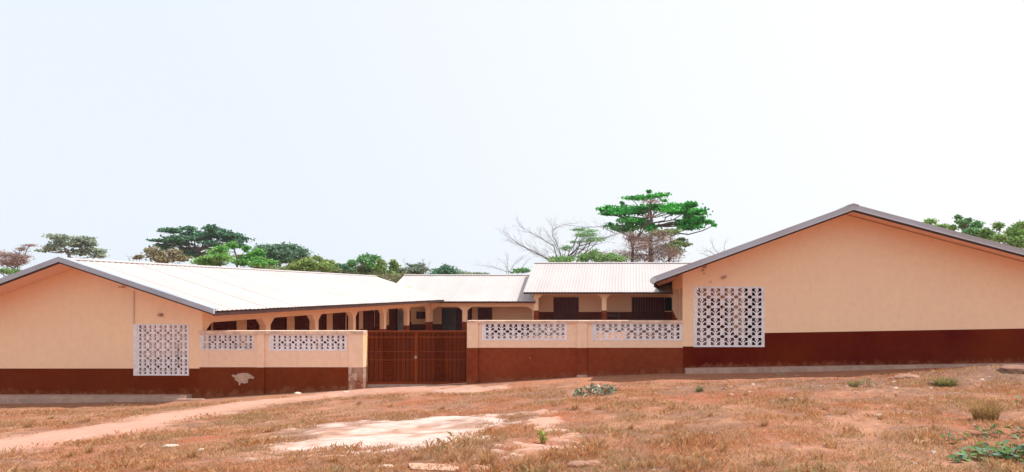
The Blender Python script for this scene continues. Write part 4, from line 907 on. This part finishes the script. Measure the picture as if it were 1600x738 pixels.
def creeper(label, px, py, spread_px, n, hgt=.12, meshes=big, name='creeping_plant', cat='plant', seed=1, sy=.35, tilt=.5, sc=1.):
    rn = random.Random(seed); x_, y_, z_ = hit(px, py); root = empty(name, (x_, y_, z_)); tag(root, label, cat)
    mb = MB(); rX = spread_px/F*y_
    for i in range(n):
        a = rn.uniform(0, 6.283); r_ = math.sqrt(rn.random()); lx = r_*rX*math.cos(a); ly = r_*rX*math.sin(a)*sy*2
        zg = float(ground_z(x_+lx, y_+ly))-z_; lz = zg+hgt*(.25+.75*rn.random())*(1.1-r_*.6)
        l = link('leaf', meshes[rn.randrange(len(meshes))], root, (lx, ly, lz)); s = rn.uniform(.65, 1.25)*sc; l.scale = (s, s, s)
        l.rotation_euler = (rn.uniform(-tilt, tilt), rn.uniform(-.7, .5)*tilt*2, rn.uniform(0, 6.28))
        if i % 2 == 0: mb.tube([(x_+lx*.6, y_+ly*.6, z_+zg*.6-.01), (x_+lx*.8, y_+ly*.8, z_+lz*.6), (x_+lx, y_+ly, z_+lz)], .004, 4)
    mb.build('stem', STEM, root)
    return root
creeper('leafy green creeping plant filling the bottom right corner', 1572, 722, 62, 170, .20, seed=2, sy=.5)
creeper('upper spray of green leaves reaching the right edge above the corner plant', 1560, 682, 60, 48, .16, seed=3, sy=.3)
creeper('small sprawl of green leaves left of the big corner plant', 1478, 690, 24, 12, .10, seed=4)
creeper('low green seedling nearest the bottom edge left of the corner plant', 1505, 722, 15, 9, .09, seed=5)
creeper('single sprig with two teal leaves above the creeping plants', 1524, 670, 6, 4, .10, seed=6)
creeper('small leafy weed on the gravel below the right gable', 1357, 605, 10, 12, .30, seed=7, sy=.5, sc=1.1)
creeper('small dark sprig among dry grass near the right edge', 1598, 632, 8, 5, .16, seed=9)
sm = [leaf_mesh('leaf', .05, .03, LEAF_G), leaf_mesh('leaf', .06, .03, LEAF_G)]
SPR = mat('yellow_green_leaf', (.30,.33,.06), .6, (.22,.26,.05), 9, rand=.2, trans=.3)
sp = [leaf_mesh('leaf', .07, .028, SPR)]
creeper('bright yellow green sprout growing by the broken footing', 848, 694, 8, 26, .20, meshes=sp, seed=8, sy=.5, tilt=1.0)
dl = [leaf_mesh('leaf', .13, .07, LEAF_D), leaf_mesh('leaf', .11, .06, LEAF_D), leaf_mesh('leaf', .12, .05, LEAF_T)]
r_ = creeper('heap of cut leafy branches drying on the ground below the right boundary wall', 930, 616, 36, 190, .20, meshes=dl, name='leaf_heap', cat='leaf heap', seed=12, sy=.5, tilt=.9, sc=.9)

def rock_mesh(seed, sx, sy_, sz, mtl, name='stone'):
    rn = random.Random(seed); bm = bmesh.new(); bmesh.ops.create_icosphere(bm, subdivisions=2, radius=1)
    for v in bm.verts:
        n_ = 1+rn.uniform(-.13, .13); v.co = Vector((v.co.x*sx*n_, v.co.y*sy_*n_, max(v.co.z, -.4)*sz*n_))
    me = bpy.data.meshes.new(name); bm.to_mesh(me); bm.free(); me.materials.append(mtl); return me
def stone(label, px, py, sx, sy_, sz, mtl, seed, name='stone', rot=0, group=None, me=None, cat='stone'):
    x_, y_, z_ = hit(px, py); o = link(name, me or rock_mesh(seed, sx, sy_, sz, mtl), None, (x_, y_, z_)); o.rotation_euler.z = rot; return tag(o, label, cat, group)
stone('large flat reddish rock at the right edge by the end of the plinth', 1588, 579, .55, .3, .16, ROCK, 1)
stone('jagged dark rock slab half buried in the bank under the right gable', 1418, 590, .42, .2, .09, ROCK, 2)
stone('brown clod just left of the orange grass clump at the bottom edge', 748, 736, .12, .1, .07, ROCK, 3)
stone('broken dark clod with an orange top at the bottom right of the footing', 905, 728, .15, .1, .06, ROCK, 4)
stone('reddish lump beside the dark clod near the bottom', 926, 726, .10, .07, .05, ROCK, 5)
stone('lone pale pebble on the dry grass in the right half', 1373, 651, .09, .06, .05, PALEROCK, 6)
stone('round white pebble among the creeping leaves', 1460, 709, .05, .04, .035, PALEROCK, 7)
stone('small pale stone in the dry grass of the left foreground', 266, 698, .15, .06, .035, PALEROCK, 8)
stone('white chip lying at the foot of the left boundary wall near its end pier', 540, 613.5, .12, .08, .05, PALEROCK, 9)
stone('dull chip at the foot of the left boundary wall below its long screen', 465, 615.5, .14, .08, .06, PALEROCK, 10)
stone('pale flat stone at the bottom left of the thin board', 603, 729, .10, .06, .02, PALEROCK, 11)
stone('white flake on the bare ground below the leafy heap', 1036, 629, .12, .07, .02, PALEROCK, 12)
stone('brown stone resting on soil below the right plinth', 1219, 586, .18, .1, .07, ROCK, 13)
stone('smaller dark stone right of the brown one below the right plinth', 1245, 588, .13, .07, .05, ROCK, 14)
stone('thin dark stick like stone on the broken footing', 852, 665, .09, .03, .02, ROCK, 15)
stone('orange brown clod beside the end of the footing', 884, 702, .12, .08, .06, ROCK, 16)
x_, y_, z_ = hit(676, 733); mb = MB()
pl = [(638,729),(650,727),(700,728),(718,733),(712,738),(660,736),(642,735)]
q = [hit(*p) for p in pl]; tz = max(a[2] for a in q)+.015
mb.add([(a, b, tz-.05) for a, b, c in q]+[(a, b, tz) for a, b, c in q], [tuple(range(7))[::-1], tuple(range(7, 14))]+[(i, (i+1) % 7, (i+1) % 7+7, i+7) for i in range(7)])
tag(mb.build('paving_slab', ROCKP), 'flat pale slab lying in grass at the bottom edge', 'slab')
# dark charred sticks by the pale patch right of the gate
mb = MB(); rn = random.Random(5)
for k in range(12):
    x_, y_, z_ = hit(rn.uniform(700, 765), rn.uniform(608, 611)); a = rn.uniform(-.5, .5); L = rn.uniform(.12, .3)
    mb.tube([(x_-L*math.cos(a), y_-L*math.sin(a), z_+.01), (x_, y_, z_+.02), (x_+L*math.cos(a), y_+L*math.sin(a), z_+.015)], .008, 4)
tag(mb.build('stick_litter', BARK), 'thin grey sticks and ash strewn in front of the gate', 'sticks', None, 'stuff')
pm = [rock_mesh(100+i, .07, .05, .035, (ROCK, PALEROCK)[i % 3 == 0]) for i in range(6)]
rn = random.Random(9)
for i in range(70):
    if i < 30: px, py = rn.uniform(1130, 1590), rn.uniform(592, 625)
    elif i < 45: px, py = rn.uniform(780, 900), rn.uniform(694, 712)
    else: px, py = rn.uniform(20, 1580), rn.uniform(632, 732)
    s = rn.uniform(.5, 1.2)*(1.2 if py < 630 else .6)
    o = stone('small loose stone scattered on the red soil', px, py, 0, 0, 0, None, 0, rot=rn.uniform(0, 6), group='small loose stones on the ground', me=pm[i % 6]); o.scale = (s, s, s)

# ------------------------------------------------------------------ dry-season haze
mb = MB(); mb.box(-140, 140, -20, 160, -4, 26)
hz = mb.build('haze', [], None); tag(hz, 'thin dry season haze in the air', None, None, 'stuff')
hm = bpy.data.materials.new('haze'); hm.use_nodes = True; hm.node_tree.nodes.clear()
ho = hm.node_tree.nodes.new('ShaderNodeOutputMaterial'); hv = hm.node_tree.nodes.new('ShaderNodeVolumePrincipled')
hv.inputs['Color'].default_value = (.93, .96, 1, 1); hv.inputs['Density'].default_value = .00028; hv.inputs['Anisotropy'].default_value = .2
hm.node_tree.links.new(hv.outputs[0], ho.inputs['Volume']); hz.data.materials.append(hm)
